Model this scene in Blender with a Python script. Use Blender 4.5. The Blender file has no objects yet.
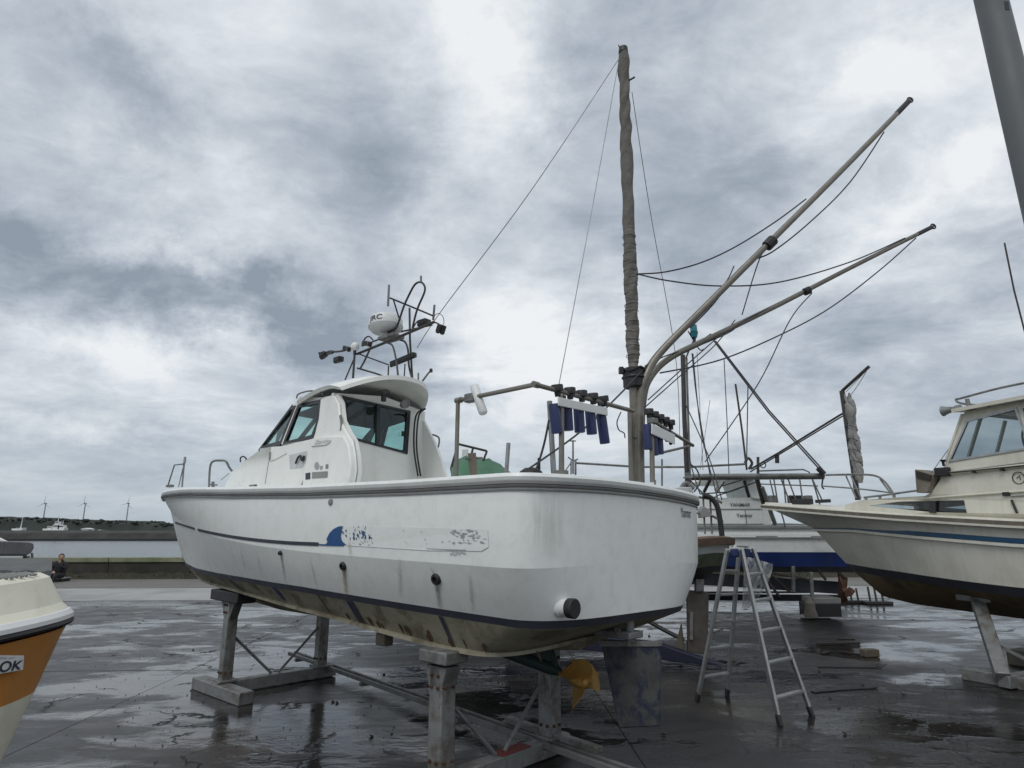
import bpy, bmesh, math, random
from mathutils import Vector, Matrix
from mathutils.geometry import tessellate_polygon
random.seed(7)
R = math.radians
SC = bpy.context.scene
COL = SC.collection
# ------------------------------------------------------------------ camera
FOC, TILT, CH = 640.0, R(13.0), 1.8
cd = bpy.data.cameras.new('camera'); cam = bpy.data.objects.new('camera', cd); COL.objects.link(cam)
cam.location = (0, 0, CH); cam.rotation_euler = (R(90) + TILT, 0, 0)
cd.sensor_width = 36; cd.lens = 36 * FOC / 1024; cd.clip_end = 20000; cd.clip_start = 0.05
SC.camera = cam
SC.render.resolution_x = 1024; SC.render.resolution_y = 768
SC.view_settings.view_transform = 'Standard'; SC.view_settings.look = 'None'
SC.view_settings.exposure = 0; SC.view_settings.gamma = 1
CT, ST = math.cos(TILT), math.sin(TILT)
CAM = Vector((0, 0, CH))
def ray(px, py):
    u = (px - 512) / FOC; v = (384 - py) / FOC
    return Vector((u, CT - v * ST, ST + v * CT))
def onz(px, py, z=0.0):          # point of a horizontal plane seen at a pixel
    r = ray(px, py); return CAM + r * ((z - CH) / r.z)
def ony(px, py, Y):              # point of the vertical plane y = Y
    r = ray(px, py); return CAM + r * (Y / r.y)
class Frame:                     # a boat's own axes: x forward, y to port, z up
    def __init__(s, O, ang, roll=0.0):
        s.O = Vector(O); a = R(ang); rr = R(roll)
        s.a = Vector((-math.cos(a), math.sin(a), 0))
        p = Vector((-math.sin(a), -math.cos(a), 0)); k = Vector((0, 0, 1))
        s.p = p * math.cos(rr) + k * math.sin(rr); s.k = k * math.cos(rr) - p * math.sin(rr)
    def w(s, x, y, z): return s.O + s.a * x + s.p * y + s.k * z
    def loc(s, P): d = Vector(P) - s.O; return Vector((d.dot(s.a), d.dot(s.p), d.dot(s.k)))
    def at(s, px, py, ax, c):
        o = s.loc(CAM); d = s.loc(CAM + ray(px, py)) - o
        return o + d * ((c - o[ax]) / d[ax])
    def on(s, px, py, fy):       # on the surface y = fy(x, z)
        y = fy(0, 2)
        for _ in range(30):
            q = s.at(px, py, 1, y); y = 0.5 * y + 0.5 * fy(q.x, q.z)
        return s.at(px, py, 1, y)
# ------------------------------------------------------------------ world: overcast daylight
SUN_EL, SUN_AZ = R(52), R(205)
w = bpy.data.worlds.new('World'); SC.world = w; w.use_nodes = True
N = w.node_tree.nodes; Lk = w.node_tree.links; N.clear()
class NT:
    def __init__(s, tree): s.n = tree.nodes; s.l = tree.links
    def _in(s, node, i, v):
        if v is None: return
        if hasattr(v, 'is_output'): s.l.new(v, node.inputs[i])
        else:
            try: node.inputs[i].default_value = v
            except Exception:
                node.inputs[i].default_value = (v[0], v[1], v[2], 1) if hasattr(v, '__len__') else (v, v, v)
    def math(s, op, a, b=None, c=None, clamp=False):
        n = s.n.new('ShaderNodeMath'); n.operation = op; n.use_clamp = clamp
        for i, v in enumerate((a, b, c)): s._in(n, i, v)
        return n.outputs[0]
    def vmath(s, op, a, b=None, out=0):
        n = s.n.new('ShaderNodeVectorMath'); n.operation = op
        s._in(n, 0, a); s._in(n, 1, b); return n.outputs[out]
    def sep(s, v): n = s.n.new('ShaderNodeSeparateXYZ'); s._in(n, 0, v); return n.outputs
    def comb(s, x, y, z):
        n = s.n.new('ShaderNodeCombineXYZ')
        for i, v in enumerate((x, y, z)): s._in(n, i, v)
        return n.outputs[0]
    def noise(s, vec, scale, detail=4, rough=.5, dist=0, out=0):
        n = s.n.new('ShaderNodeTexNoise'); s._in(n, 'Vector', vec)
        n.inputs['Scale'].default_value = scale; n.inputs['Detail'].default_value = detail
        n.inputs['Roughness'].default_value = rough; n.inputs['Distortion'].default_value = dist
        return n.outputs[out]
    def ramp(s, f, stops):
        n = s.n.new('ShaderNodeValToRGB'); s._in(n, 0, f); e = n.color_ramp.elements
        while len(e) < len(stops): e.new(0.5)
        for k, (p, c) in enumerate(stops):
            e[k].position = p
            e[k].color = (c, c, c, 1) if not hasattr(c, '__len__') else (c[0], c[1], c[2], 1)
        return n.outputs[0]
    def mix(s, f, a, b, mode='MIX'):
        n = s.n.new('ShaderNodeMix'); n.data_type = 'RGBA'; n.blend_type = mode
        s._in(n, 0, f); s._in(n, 6, a); s._in(n, 7, b); return n.outputs[2]
    def mapping(s, vec, scale=(1, 1, 1), rot=(0, 0, 0), loc=(0, 0, 0)):
        n = s.n.new('ShaderNodeMapping'); s._in(n, 0, vec)
        n.inputs['Scale'].default_value = scale; n.inputs['Rotation'].default_value = rot; n.inputs['Location'].default_value = loc
        return n.outputs[0]
T = NT(w.node_tree)
tc = N.new('ShaderNodeTexCoord').outputs['Generated']
dirn = T.vmath('NORMALIZE', tc)
sx = T.sep(dirn)
den = T.math('ADD', T.math('MAXIMUM', sx[2], 0.0), 0.22)
uv = T.comb(T.math('DIVIDE', sx[0], den), T.math('DIVIDE', sx[1], den), 0.0)
warp = T.noise(uv, 1.3, 3, .5, 0, 1)
wv = T.vmath('ADD', uv, T.vmath('MULTIPLY', T.vmath('SUBTRACT', warp, (.5, .5, .5)), (.45, .45, .45)))
n1 = T.noise(T.mapping(wv, (1.0, 1.25, 1), (0, 0, .5)), 1.15, 10, .62, .0)
n2 = T.noise(T.mapping(wv, (1.0, 1.15, 1), (0, 0, -.5), (3, 7, 0)), 3.0, 8, .64, .0)
dwarp = T.vmath('ADD', dirn, T.vmath('MULTIPLY', T.vmath('SUBTRACT', T.noise(dirn, 3.2, 8, .66, 0, 1), (.5, .5, .5)), (.36, .36, .36)))
tot = T.math('ADD', T.math('MULTIPLY', T.math('SUBTRACT', n1, .5), 1.9), T.math('MULTIPLY', T.math('SUBTRACT', n2, .5), 1.15))
BL = [ # px, py, half width, half height, angle (deg, clockwise), amount : big cloud masses, fixed in the sky
 (40, 215, 150, 48, 28, -.30), (250, 300, 150, 30, 27, -.46), (120, 110, 110, 60, 35, -.16), (400, 190, 60, 110, 20, -.22),
 (690, 190, 85, 95, 0, -.30), (590, 70, 50, 100, 0, -.16), (940, 400, 120, 60, -12, -.22), (800, 330, 120, 50, 0, -.16), (140, 70, 30, 90, -20, -.12),
 (60, 50, 150, 60, 10, -.16), (330, 60, 60, 60, 0, -.10), (480, 80, 62, 110, 0, .30), (530, 350, 90, 60, 0, .26), (850, 80, 90, 35, -30, .26), (900, 200, 130, 30, -35, .26), (70, 330, 120, 22, 8, .14),
 (230, 190, 60, 50, 40, .16), (90, 432, 130, 14, 8, .18), (770, 420, 90, 45, 0, .20), (1000, 120, 60, 50, 0, .12), (430, 260, 30, 30, 0, .14)]
for (px, py, hw, hh, an, am) in BL:
    c = ray(px, py).normalized()
    a = R(an); e1 = (ray(px + 20 * math.cos(a), py + 20 * math.sin(a)).normalized() - c); e1 = (e1 - c * e1.dot(c)).normalized()
    e2 = c.cross(e1).normalized()
    s = FOC * math.sqrt(1 + ((px - 512) ** 2 + (py - 384) ** 2) / FOC ** 2)
    A = T.vmath('DOT_PRODUCT', dwarp, tuple(e1 * (s / hw)), 1); Bq = T.vmath('DOT_PRODUCT', dwarp, tuple(e2 * (s / hh)), 1)
    q = T.math('ADD', T.math('MULTIPLY', A, A), T.math('MULTIPLY', Bq, Bq))
    g = T.math('MULTIPLY', T.math('EXPONENT', T.math('MULTIPLY', q, -.8)), am)
    front = T.math('GREATER_THAN', T.vmath('DOT_PRODUCT', dirn, tuple(c), 1), 0)
    tot = T.math('ADD', tot, T.math('MULTIPLY', T.math('MULTIPLY', g, front), 1.35))
val = T.math('ADD', T.math('MULTIPLY', tot, .98), .635, clamp=True)
cl = T.ramp(val, [(0, (.265, .308, .368)), (.28, (.375, .425, .488)), (.55, (.53, .575, .63)), (.8, (.69, .73, .77)), (1, (.83, .85, .87))])
hz = T.math('POWER', T.math('SUBTRACT', 1.0, T.math('MINIMUM', T.math('MULTIPLY', T.math('MAXIMUM', sx[2], 0.0), 4.0), 1.0)), 1.5)
cl = T.mix(T.math('MULTIPLY', hz, .85), cl, (.37, .435, .50, 1))
sky = N.new('ShaderNodeTexSky'); sky.sky_type = 'NISHITA'; sky.sun_disc = False
sky.sun_elevation = SUN_EL; sky.sun_rotation = SUN_AZ
skc = T.mix(1.0, sky.outputs[0], (.09, .09, .09, 1), 'MULTIPLY')
out = T.mix(.94, skc, cl)
bg = N.new('ShaderNodeBackground'); Lk.new(out, bg.inputs[0]); bg.inputs[1].default_value = 1.08
wo = N.new('ShaderNodeOutputWorld'); Lk.new(bg.outputs[0], wo.inputs[0])
sl = bpy.data.lights.new('sun', 'SUN'); sl.energy = 1.15; sl.angle = R(25); sl.color = (1, .98, .95)
so = bpy.data.objects.new('sun', sl); COL.objects.link(so)
sd = Vector((math.sin(SUN_AZ) * math.cos(SUN_EL), math.cos(SUN_AZ) * math.cos(SUN_EL), math.sin(SUN_EL)))
so.rotation_euler = sd.to_track_quat('Z', 'Y').to_euler(); so.location = (0, 0, 30)
# ------------------------------------------------------------------ materials
def mat(name, col, rough=.5, metal=0, var=.12, vscale=3, bump=0, bscale=40, streak=0, dirt=None, dscale=2.0, damt=.5, coat=0, stretch=(1, 1, 1), spec=None):
    m = bpy.data.materials.new(name); m.use_nodes = True; t = NT(m.node_tree)
    b = m.node_tree.nodes['Principled BSDF']
    o = m.node_tree.nodes.new('ShaderNodeTexCoord').outputs['Object']
    v = t.mapping(o, stretch)
    f = t.noise(v, vscale, 5, .6)
    k = t.ramp(f, [(.25, 1 - var), (.75, 1 + var)])
    c = t.mix(1, (col[0], col[1], col[2], 1), k, 'MULTIPLY')
    if streak:
        sv = t.mapping(o, (9, 9, .5)); f2 = t.noise(sv, 1.2, 4, .6)
        c = t.mix(t.math('MULTIPLY', t.ramp(f2, [(.5, 0), (.75, 1)]), streak), c, (.25, .24, .2, 1))
    if dirt:
        f3 = t.noise(o, dscale, 7, .65, .4)
        c = t.mix(t.math('MULTIPLY', t.ramp(f3, [(.48, 0), (.62, 1)]), damt), c, (dirt[0], dirt[1], dirt[2], 1))
    t.l.new(c, b.inputs['Base Color'])
    rr = t.ramp(t.noise(v, vscale * 2.3, 4), [(.3, max(rough - .08, .02)), (.7, min(rough + .1, 1))])
    t.l.new(rr, b.inputs['Roughness']); b.inputs['Metallic'].default_value = metal
    if spec is not None: b.inputs['Specular IOR Level'].default_value = spec
    if coat: b.inputs['Coat Weight'].default_value = coat
    if bump:
        bn = m.node_tree.nodes.new('ShaderNodeBump'); bn.inputs['Strength'].default_value = bump; bn.inputs['Distance'].default_value = .01
        t.l.new(t.noise(v, bscale, 4), bn.inputs['Height']); t.l.new(bn.outputs[0], b.inputs['Normal'])
    return m
M = {}
M['gel'] = mat('gelcoat_white', (.775, .795, .770), .32, var=.03, vscale=1.2, streak=.06, spec=.4, dirt=(.56, .57, .53), dscale=9, damt=.22)
M['gel2'] = mat('gelcoat_cabin', (.76, .77, .735), .35, var=.05, vscale=2, streak=.14, dirt=(.42, .41, .37), damt=.16)
M['gelold'] = mat('gelcoat_aged_grey', (.52, .54, .54), .5, var=.08, streak=.35, dirt=(.3, .3, .27), damt=.35)
M['cream'] = mat('cream_gelcoat', (.64, .62, .53), .4, var=.06, streak=.22, dirt=(.35, .32, .24), damt=.2, spec=.4)
M['cream2'] = mat('cream_hull', (.66, .64, .555), .42, var=.06, streak=.22, dirt=(.35, .33, .26), damt=.22)
M['creamtop'] = mat('pale_cream_deck', (.74, .71, .58), .4, var=.05, dirt=(.4, .38, .3), damt=.2, dscale=5)
M['orange'] = mat('orange_brown_paint', (.50, .21, .045), .38, var=.12, streak=.2, dirt=(.2, .09, .03), damt=.35, coat=.2)
M['anti'] = mat('faded_bottom_paint', (.27, .25, .185), .85, var=.25, vscale=4, bump=.3, bscale=30, dirt=(.11, .09, .055), dscale=3.5, damt=.75, streak=.25)
M['antibrown'] = mat('brown_bottom_paint', (.145, .105, .055), .85, var=.3, vscale=2.5, dirt=(.05, .04, .03), dscale=2, damt=.8)
M['boot'] = mat('navy_boot_paint', (.040, .046, .062), .45, var=.3)
M['blue'] = mat('blue_paint', (.011, .030, .135), .4, var=.2, dirt=(.04, .05, .1), damt=.4)
M['teal'] = mat('teal_stripe', (.012, .062, .13), .4, var=.2)
M['black'] = mat('black_rubber', (.02, .02, .022), .55, var=.3)
M['blackp'] = mat('black_plastic', (.015, .015, .018), .35, var=.2)
M['rail'] = mat('grey_rubber_rail', (.22, .225, .22), .55, var=.2, streak=.3)
M['steel'] = mat('weathered_stainless', (.20, .19, .165), .42, .45, var=.25, vscale=6, dirt=(.16, .12, .08), dscale=6, damt=.5)
M['pipe'] = mat('dark_painted_pipe', (.055, .054, .052), .45, .5, var=.3, vscale=8, dirt=(.12, .07, .04), dscale=9, damt=.4)
M['galv'] = mat('galvanised_steel', (.22, .23, .225), .5, .4, var=.22, vscale=6, dirt=(.10, .07, .045), dscale=7, damt=.65, bump=.1)
M['galvd'] = mat('dull_galvanised_steel', (.20, .205, .20), .6, .3, var=.2, vscale=6, dirt=(.07, .06, .05), dscale=4, damt=.6)
M['pole'] = mat('grey_pole_paint', (.135, .145, .15), .6, .1, var=.12, vscale=3, stretch=(1, 1, .3), bump=.15)
M['canvas'] = mat('weathered_canvas', (.145, .137, .122), .9, var=.3, vscale=9, bump=.6, bscale=18, dirt=(.09, .08, .07), dscale=7, damt=.6)
M['canvasg'] = mat('grey_canvas', (.24, .235, .225), .9, var=.22, vscale=4, bump=.5, bscale=12)
M['tarp'] = mat('green_tarpaulin', (.055, .15, .085), .7, var=.25, vscale=4, bump=.5, bscale=8)
M['bluetube'] = mat('navy_plastic_tube', (.018, .030, .10), .45, var=.25)
M['sheer'] = mat('white_plastic', (.68, .69, .68), .4, var=.05)
M['alu'] = mat('aluminium', (.36, .37, .37), .42, .7, var=.15, vscale=7, dirt=(.22, .22, .2), dscale=8, damt=.4)
M['wood'] = mat('weathered_wood', (.105, .066, .042), .8, var=.3, vscale=5, stretch=(1, 1, 6), bump=.4, dirt=(.10, .06, .035), damt=.5)
M['timber'] = mat('grey_timber', (.17, .15, .12), .85, var=.3, vscale=5, bump=.4)
M['green'] = mat('moss_green_paint', (.08, .10, .065), .8, var=.3, vscale=5, dirt=(.03, .03, .02), damt=.5)
M['bronze'] = mat('yellow_bronze', (.36, .20, .045), .5, .35, var=.25, vscale=9, dirt=(.22, .10, .03), dscale=9, damt=.55, bump=.2)
M['rudder'] = mat('worn_blue_rudder_paint', (.060, .064, .062), .75, var=.35, vscale=7, dirt=(.012, .019, .045), dscale=9, damt=.9, bump=.3)
M['darkgreen'] = mat('dark_green_shaft_paint', (.012, .03, .028), .6, var=.3)
M['darkwood'] = mat('wet_dark_wood', (.022, .018, .014), .7, var=.4, vscale=10)
M['rust'] = mat('rusty_brown', (.075, .037, .021), .8, var=.4, vscale=10)
M['rope'] = mat('dark_rope', (.055, .055, .06), .8, var=.3, vscale=30)
M['wire'] = mat('grey_wire', (.22, .23, .24), .5, .5, var=.2)
M['block'] = mat('concrete_block', (.10, .085, .062), .9, var=.2, vscale=8, bump=.5)
M['red'] = mat('dull_red_paint', (.14, .028, .025), .7, var=.3, vscale=14)
M['tealamp'] = mat('teal_lamp_glass', (.02, .19, .23), .15, var=.1)
M['decalblue'] = mat('blue_decal', (.012, .075, .22), .45, var=.2)
M['decalgrey'] = mat('grey_decal_residue', (.33, .35, .36), .6, var=.3, vscale=12)
M['ink'] = mat('dark_lettering', (.03, .035, .05), .5, var=.1)
M['inkgrey'] = mat('grey_lettering', (.30, .31, .32), .5, var=.1)
M['mortar'] = mat('quay_concrete_dark', (.040, .036, .030), .9, var=.35, vscale=1.5, bump=.5, bscale=6, dirt=(.02, .021, .014), dscale=.8, damt=.8)
M['cap'] = mat('mossy_concrete_cap', (.19, .20, .13), .85, var=.25, vscale=2, bump=.4, dirt=(.09, .12, .045), dscale=1.2, damt=.7)
M['road'] = mat('grey_damp_road', (.135, .13, .115), .7, var=.15, vscale=.8, bump=.3, bscale=20)
M['farstone'] = mat('far_breakwater_stone', (.035, .035, .032), .9, var=.5, vscale=.15)
M['hill'] = mat('far_wooded_hill', (.028, .036, .030), .95, var=.5, vscale=.02)
M['skin'] = mat('skin', (.42, .25, .18), .6, var=.05)
M['hair'] = mat('dark_hair', (.012, .010, .009), .6, var=.2)
M['jacket'] = mat('black_jacket', (.012, .012, .015), .8, var=.2)
M['seatgrey'] = mat('upholstery_grey', (.20, .20, .20), .8, var=.1)
def glass(name, tint, mixf, rough=.03):
    m = bpy.data.materials.new(name); m.use_nodes = True; n = m.node_tree.nodes; l = m.node_tree.links; n.clear()
    t = NT(m.node_tree)
    tr = n.new('ShaderNodeBsdfTransparent'); tr.inputs[0].default_value = (*tint, 1)
    gl = n.new('ShaderNodeBsdfGlossy'); gl.inputs['Roughness'].default_value = rough; gl.inputs[0].default_value = (.9, .95, 1, 1)
    fr = n.new('ShaderNodeFresnel'); fr.inputs[0].default_value = 1.5
    o = n.new('ShaderNodeTexCoord').outputs['Object']
    f = t.math('ADD', t.math('MULTIPLY', fr.outputs[0], .9), t.math('MULTIPLY', t.noise(o, 6, 4), mixf))
    f = t.math('MULTIPLY', f, t.math('SUBTRACT', 1.0, n.new('ShaderNodeNewGeometry').outputs['Backfacing']))
    mx = n.new('ShaderNodeMixShader'); l.new(f, mx.inputs[0]); l.new(tr.outputs[0], mx.inputs[1]); l.new(gl.outputs[0], mx.inputs[2])
    om = n.new('ShaderNodeOutputMaterial'); l.new(mx.outputs[0], om.inputs[0]); return m
M['glass'] = glass('teal_tinted_glass', (.74, .87, .85), .03)
M['glassdark'] = glass('smoked_glass', (.72, .76, .77), .03)
M['film'] = None
def filmmat():
    m = bpy.data.materials.new('clear_plastic_film'); m.use_nodes = True; n = m.node_tree.nodes; l = m.node_tree.links; n.clear()
    tr = n.new('ShaderNodeBsdfTransparent'); df = n.new('ShaderNodeBsdfPrincipled'); df.inputs['Base Color'].default_value = (.6, .62, .62, 1); df.inputs['Roughness'].default_value = .3
    mx = n.new('ShaderNodeMixShader'); mx.inputs[0].default_value = .55
    l.new(tr.outputs[0], mx.inputs[1]); l.new(df.outputs[0], mx.inputs[2])
    om = n.new('ShaderNodeOutputMaterial'); l.new(mx.outputs[0], om.inputs[0]); return m
M['film'] = filmmat()
# wet concrete yard
def wetmat(name='wet_concrete', lo=.488, hi=.530):
    m = bpy.data.materials.new(name); m.use_nodes = True; t = NT(m.node_tree); n = m.node_tree.nodes
    b = n['Principled BSDF']; g = n.new('ShaderNodeNewGeometry').outputs['Position']
    big = t.noise(t.mapping(g, (.55, 1.0, 1), (0, 0, .25)), .42, 5, .55, .5)
    mid = t.noise(t.mapping(g, (.6, 1.1, 1), (0, 0, -.2)), 1.9, 6, .62, .4)
    fine = t.noise(g, 34, 6, .7)
    wet = t.math('ADD', t.math('MULTIPLY', big, .68), t.math('MULTIPLY', mid, .32))
    pud = t.ramp(wet, [(lo, 0), (hi, 1)])
    col = t.ramp(mid, [(.3, (.009, .0088, .0086)), (.5, (.018, .0172, .0165)), (.72, (.042, .040, .037))])
    col = t.mix(t.ramp(fine, [(.42, .55), (.6, 0.0)]), col, (.018, .017, .017, 1))
    brown = t.noise(t.mapping(g, (1, 1, 1), (0, 0, 0), (9, 3, 0)), .5, 4, .5)
    col = t.mix(t.ramp(brown, [(.58, 0), (.68, .55)]), col, (.060, .046, .034, 1))
    # long shallow cracks
    cv = t.vmath('ADD', g, t.vmath('MULTIPLY', t.noise(g, 2.6, 5, .6, 0, 1), (.75, .75, 0)))
    vo = n.new('ShaderNodeTexVoronoi'); vo.feature = 'DISTANCE_TO_EDGE'; vo.inputs['Scale'].default_value = .8; t.l.new(cv, vo.inputs['Vector'])
    crm = t.ramp(t.noise(t.mapping(g, (1, 1, 1), (0, 0, 0), (5, 1, 0)), 1.1, 4), [(.52, 0), (.60, 1)])
    crack = t.math('MULTIPLY', t.ramp(vo.outputs['Distance'], [(.006, 1), (.022, 0)]), crm)
    col = t.mix(crack, col, (.006, .006, .006, 1))
    t.l.new(col, b.inputs['Base Color'])
    ro = t.mix(pud, t.ramp(mid, [(.3, .26), (.7, .56)]), (.07, .07, .07, 1))
    ro = t.mix(crack, ro, (.8, .8, .8, 1))
    t.l.new(ro, b.inputs['Roughness'])
    h = t.math('ADD', t.math('MULTIPLY', fine, t.math('SUBTRACT', 1.0, t.math('MULTIPLY', pud, .93))), t.math('MULTIPLY', mid, 2.6))
    h = t.math('ADD', h, t.math('MULTIPLY', t.noise(t.mapping(g, (.7, 1.3, 1), (0, 0, .3)), 7.5, 5, .65, .6), t.math('SUBTRACT', 2.2, t.math('MULTIPLY', pud, 1.8))))
    h = t.math('SUBTRACT', h, t.math('MULTIPLY', crack, 1.2))
    bn = n.new('ShaderNodeBump'); bn.inputs['Strength'].default_value = .30; bn.inputs['Distance'].default_value = .012
    t.l.new(h, bn.inputs['Height']); t.l.new(bn.outputs[0], b.inputs['Normal'])
    b.inputs['Specular IOR Level'].default_value = .5
    return m
M['wet'] = wetmat()
M['wetter'] = wetmat('flooded_concrete', .30, .42)
def watermat():
    m = bpy.data.materials.new('harbour_water'); m.use_nodes = True; t = NT(m.node_tree); n = m.node_tree.nodes
    b = n['Principled BSDF']; g = n.new('ShaderNodeNewGeometry').outputs['Position']
    b.inputs['Base Color'].default_value = (.05, .065, .075, 1); b.inputs['Roughness'].default_value = .18
    bn = n.new('ShaderNodeBump'); bn.inputs['Strength'].default_value = .5; bn.inputs['Distance'].default_value = .30
    t.l.new(t.math('ADD', t.noise(t.mapping(g, (1, 1, 1)), .9, 6, .65), t.noise(g, 3.5, 3)), bn.inputs['Height']); t.l.new(bn.outputs[0], b.inputs['Normal'])
    return m
M['water'] = watermat()
# main hull: gelcoat with the stains it carries (positions in the hull's own metres)
# ------------------------------------------------------------------ mesh builder
class MB:
    def __init__(s): s.v = []; s.f = []
    def add(s, vs, fs):
        k = len(s.v); s.v += [Vector(q) for q in vs]; s.f += [tuple(i + k for i in f) for f in fs]; return s
    def grid(s, rows, closed_u=False, closed_v=False):
        nr, nc = len(rows), len(rows[0]); vs = [q for r in rows for q in r]; fs = []
        for i in range(nr - (0 if closed_v else 1)):
            for j in range(nc - (0 if closed_u else 1)):
                a = i * nc + j; b_ = i * nc + (j + 1) % nc; c = ((i + 1) % nr) * nc + (j + 1) % nc; d = ((i + 1) % nr) * nc + j
                fs.append((a, b_, c, d))
        return s.add(vs, fs)
    def tube(s, pts, r, seg=8, caps=True):
        pts = [Vector(q) for q in pts]; n = len(pts); rs = r if hasattr(r, '__len__') else [r] * n
        rows = []; up = None
        for i, q in enumerate(pts):
            t = (pts[min(i + 1, n - 1)] - pts[max(i - 1, 0)])
            if t.length < 1e-9: t = Vector((0, 0, 1))
            t.normalize()
            if up is None: up = t.orthogonal().normalized()
            up = (up - t * up.dot(t)); up = up.normalized() if up.length > 1e-6 else t.orthogonal().normalized()
            sd_ = t.cross(up)
            rows.append([q + (up * math.cos(2 * math.pi * k / seg) + sd_ * math.sin(2 * math.pi * k / seg)) * rs[i] for k in range(seg)])
        k0 = len(s.v); s.grid(rows, closed_u=True)
        if caps:
            s.f.append(tuple(k0 + j for j in reversed(range(seg)))); s.f.append(tuple(k0 + (n - 1) * seg + j for j in range(seg)))
        return s
    def box(s, c, ex, ey, ez):    # centre and three half-edge vectors
        c, ex, ey, ez = Vector(c), Vector(ex), Vector(ey), Vector(ez)
        vs = [c + ex * a + ey * b_ + ez * d for a in (-1, 1) for b_ in (-1, 1) for d in (-1, 1)]
        return s.add(vs, [(0, 1, 3, 2), (4, 6, 7, 5), (0, 4, 5, 1), (2, 3, 7, 6), (0, 2, 6, 4), (1, 5, 7, 3)])
    def beam(s, a, b_, wd, ht, up=(0, 0, 1)):   # rectangular bar from a to b
        a, b_ = Vector(a), Vector(b_); t = (b_ - a); L = t.length; t.normalize(); up = Vector(up)
        if abs(t.dot(up)) > .98: up = Vector((1, 0, 0))
        sdv = t.cross(up).normalized(); u = sdv.cross(t).normalized()
        return s.box((a + b_) / 2, t * L / 2, sdv * wd / 2, u * ht / 2)
    def lathe(s, c, axis, prof, seg=20):   # prof: (distance along axis, radius)
        axis = Vector(axis).normalized(); u = axis.orthogonal().normalized(); v = axis.cross(u); c = Vector(c)
        rows = [[c + axis * h + (u * math.cos(2 * math.pi * k / seg) + v * math.sin(2 * math.pi * k / seg)) * max(r, 1e-4) for k in range(seg)] for h, r in prof]
        k0 = len(s.v); s.grid(rows, closed_u=True)
        s.f.append(tuple(k0 + j for j in reversed(range(seg)))); s.f.append(tuple(k0 + (len(prof) - 1) * seg + j for j in range(seg)))
        return s
    def slab(s, pts, off):        # polygon (3D points) extruded by a vector
        pts = [Vector(q) for q in pts]; off = Vector(off); n = len(pts)
        tri = tessellate_polygon([pts])
        return s.add(pts + [q + off for q in pts], [tuple(t) for t in tri] + [tuple(i + n for i in reversed(t)) for t in tri] + [(i, (i + 1) % n, (i + 1) % n + n, i + n) for i in range(n)])
    def holed(s, loops2, fn):     # loops2: 2D outer + holes, fn(a,b,side) -> 3D; a plate with thickness
        tri = tessellate_polygon([[Vector((a, b_, 0)) for a, b_ in lp] for lp in loops2])
        flat = [q for lp in loops2 for q in lp]; n = len(flat)
        vs = [fn(a, b_, 0) for a, b_ in flat] + [fn(a, b_, 1) for a, b_ in flat]
        fs = [tuple(t) for t in tri] + [tuple(i + n for i in reversed(t)) for t in tri]
        k = 0
        for lp in loops2:
            m_ = len(lp); fs += [(k + i, k + (i + 1) % m_, k + (i + 1) % m_ + n, k + i + n) for i in range(m_)]; k += m_
        return s.add(vs, fs)
    def build(s, name, m, parent=None, smooth=True, bevel=0, kind=None, ang=35):
        root = parent
        while root is not None and root.parent is not None: root = root.parent
        off = root.location.copy() if root is not None else Vector((0, 0, 0))
        me = bpy.data.meshes.new(name); me.from_pydata([tuple(q - off) for q in s.v], [], s.f); me.update()
        bm = bmesh.new(); bm.from_mesh(me); bmesh.ops.recalc_face_normals(bm, faces=bm.faces); bm.to_mesh(me); bm.free()
        o = bpy.data.objects.new(name, me); COL.objects.link(o)
        if m is not None: me.materials.append(m if not isinstance(m, str) else M[m])
        if parent is not None: o.parent = parent
        if smooth:
            me.polygons.foreach_set('use_smooth', [True] * len(me.polygons))
            me.set_sharp_from_angle(angle=R(ang))
        if bevel:
            md = o.modifiers.new('bevel', 'BEVEL'); md.width = bevel; md.segments = 2; md.limit_method = 'ANGLE'
        if kind: o['kind'] = kind
        return o
def tag(o, label, cat, group=None):
    o['label'] = label; o['category'] = cat
    if group: o['group'] = group
    return o
def thing(name, label, cat, loc=(0, 0, 0), group=None):
    o = bpy.data.objects.new(name, None); COL.objects.link(o); o.location = loc; o.empty_display_size = .2
    return tag(o, label, cat, group)
def tube(name, pts, r, m, parent=None, seg=8): return MB().tube(pts, r, seg).build(name, m, parent)
def rope(a, b, sag=0.0, n=14):
    a, b = Vector(a), Vector(b)
    return [a.lerp(b, i / n) - Vector((0, 0, sag * 4 * (i / n) * (1 - i / n))) for i in range(n + 1)]
def smoothpath(pts, n=8):
    pts = [Vector(q) for q in pts]; P = [pts[0]] + pts + [pts[-1]]; out_ = []
    for i in range(1, len(P) - 2):
        for k in range(n):
            t = k / n; a, b, c, d = P[i - 1], P[i], P[i + 1], P[i + 2]
            out_.append(.5 * ((2 * b) + (c - a) * t + (2 * a - 5 * b + 4 * c - d) * t * t + (3 * b - a - 3 * c + d) * t ** 3))
    out_.append(P[-2]); return out_
def textmesh(body, fn, name, m, parent, size=1.0, shear=0.0, bold=0.0):   # letters laid on a surface: fn(u, v) -> 3D
    cu = bpy.data.curves.new('t', 'FONT'); cu.body = body; cu.size = size; cu.shear = shear; cu.offset = bold
    to = bpy.data.objects.new('t', cu); COL.objects.link(to)
    dg = bpy.context.evaluated_depsgraph_get(); me = bpy.data.meshes.new_from_object(to.evaluated_get(dg))
    vs = [fn(v.co.x, v.co.y) for v in me.vertices]; fs = [tuple(p.vertices) for p in me.polygons]
    bpy.data.objects.remove(to); bpy.data.curves.remove(cu); bpy.data.meshes.remove(me)
    b = MB(); b.add(vs, fs); return b.build(name, m, parent, smooth=False)
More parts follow.
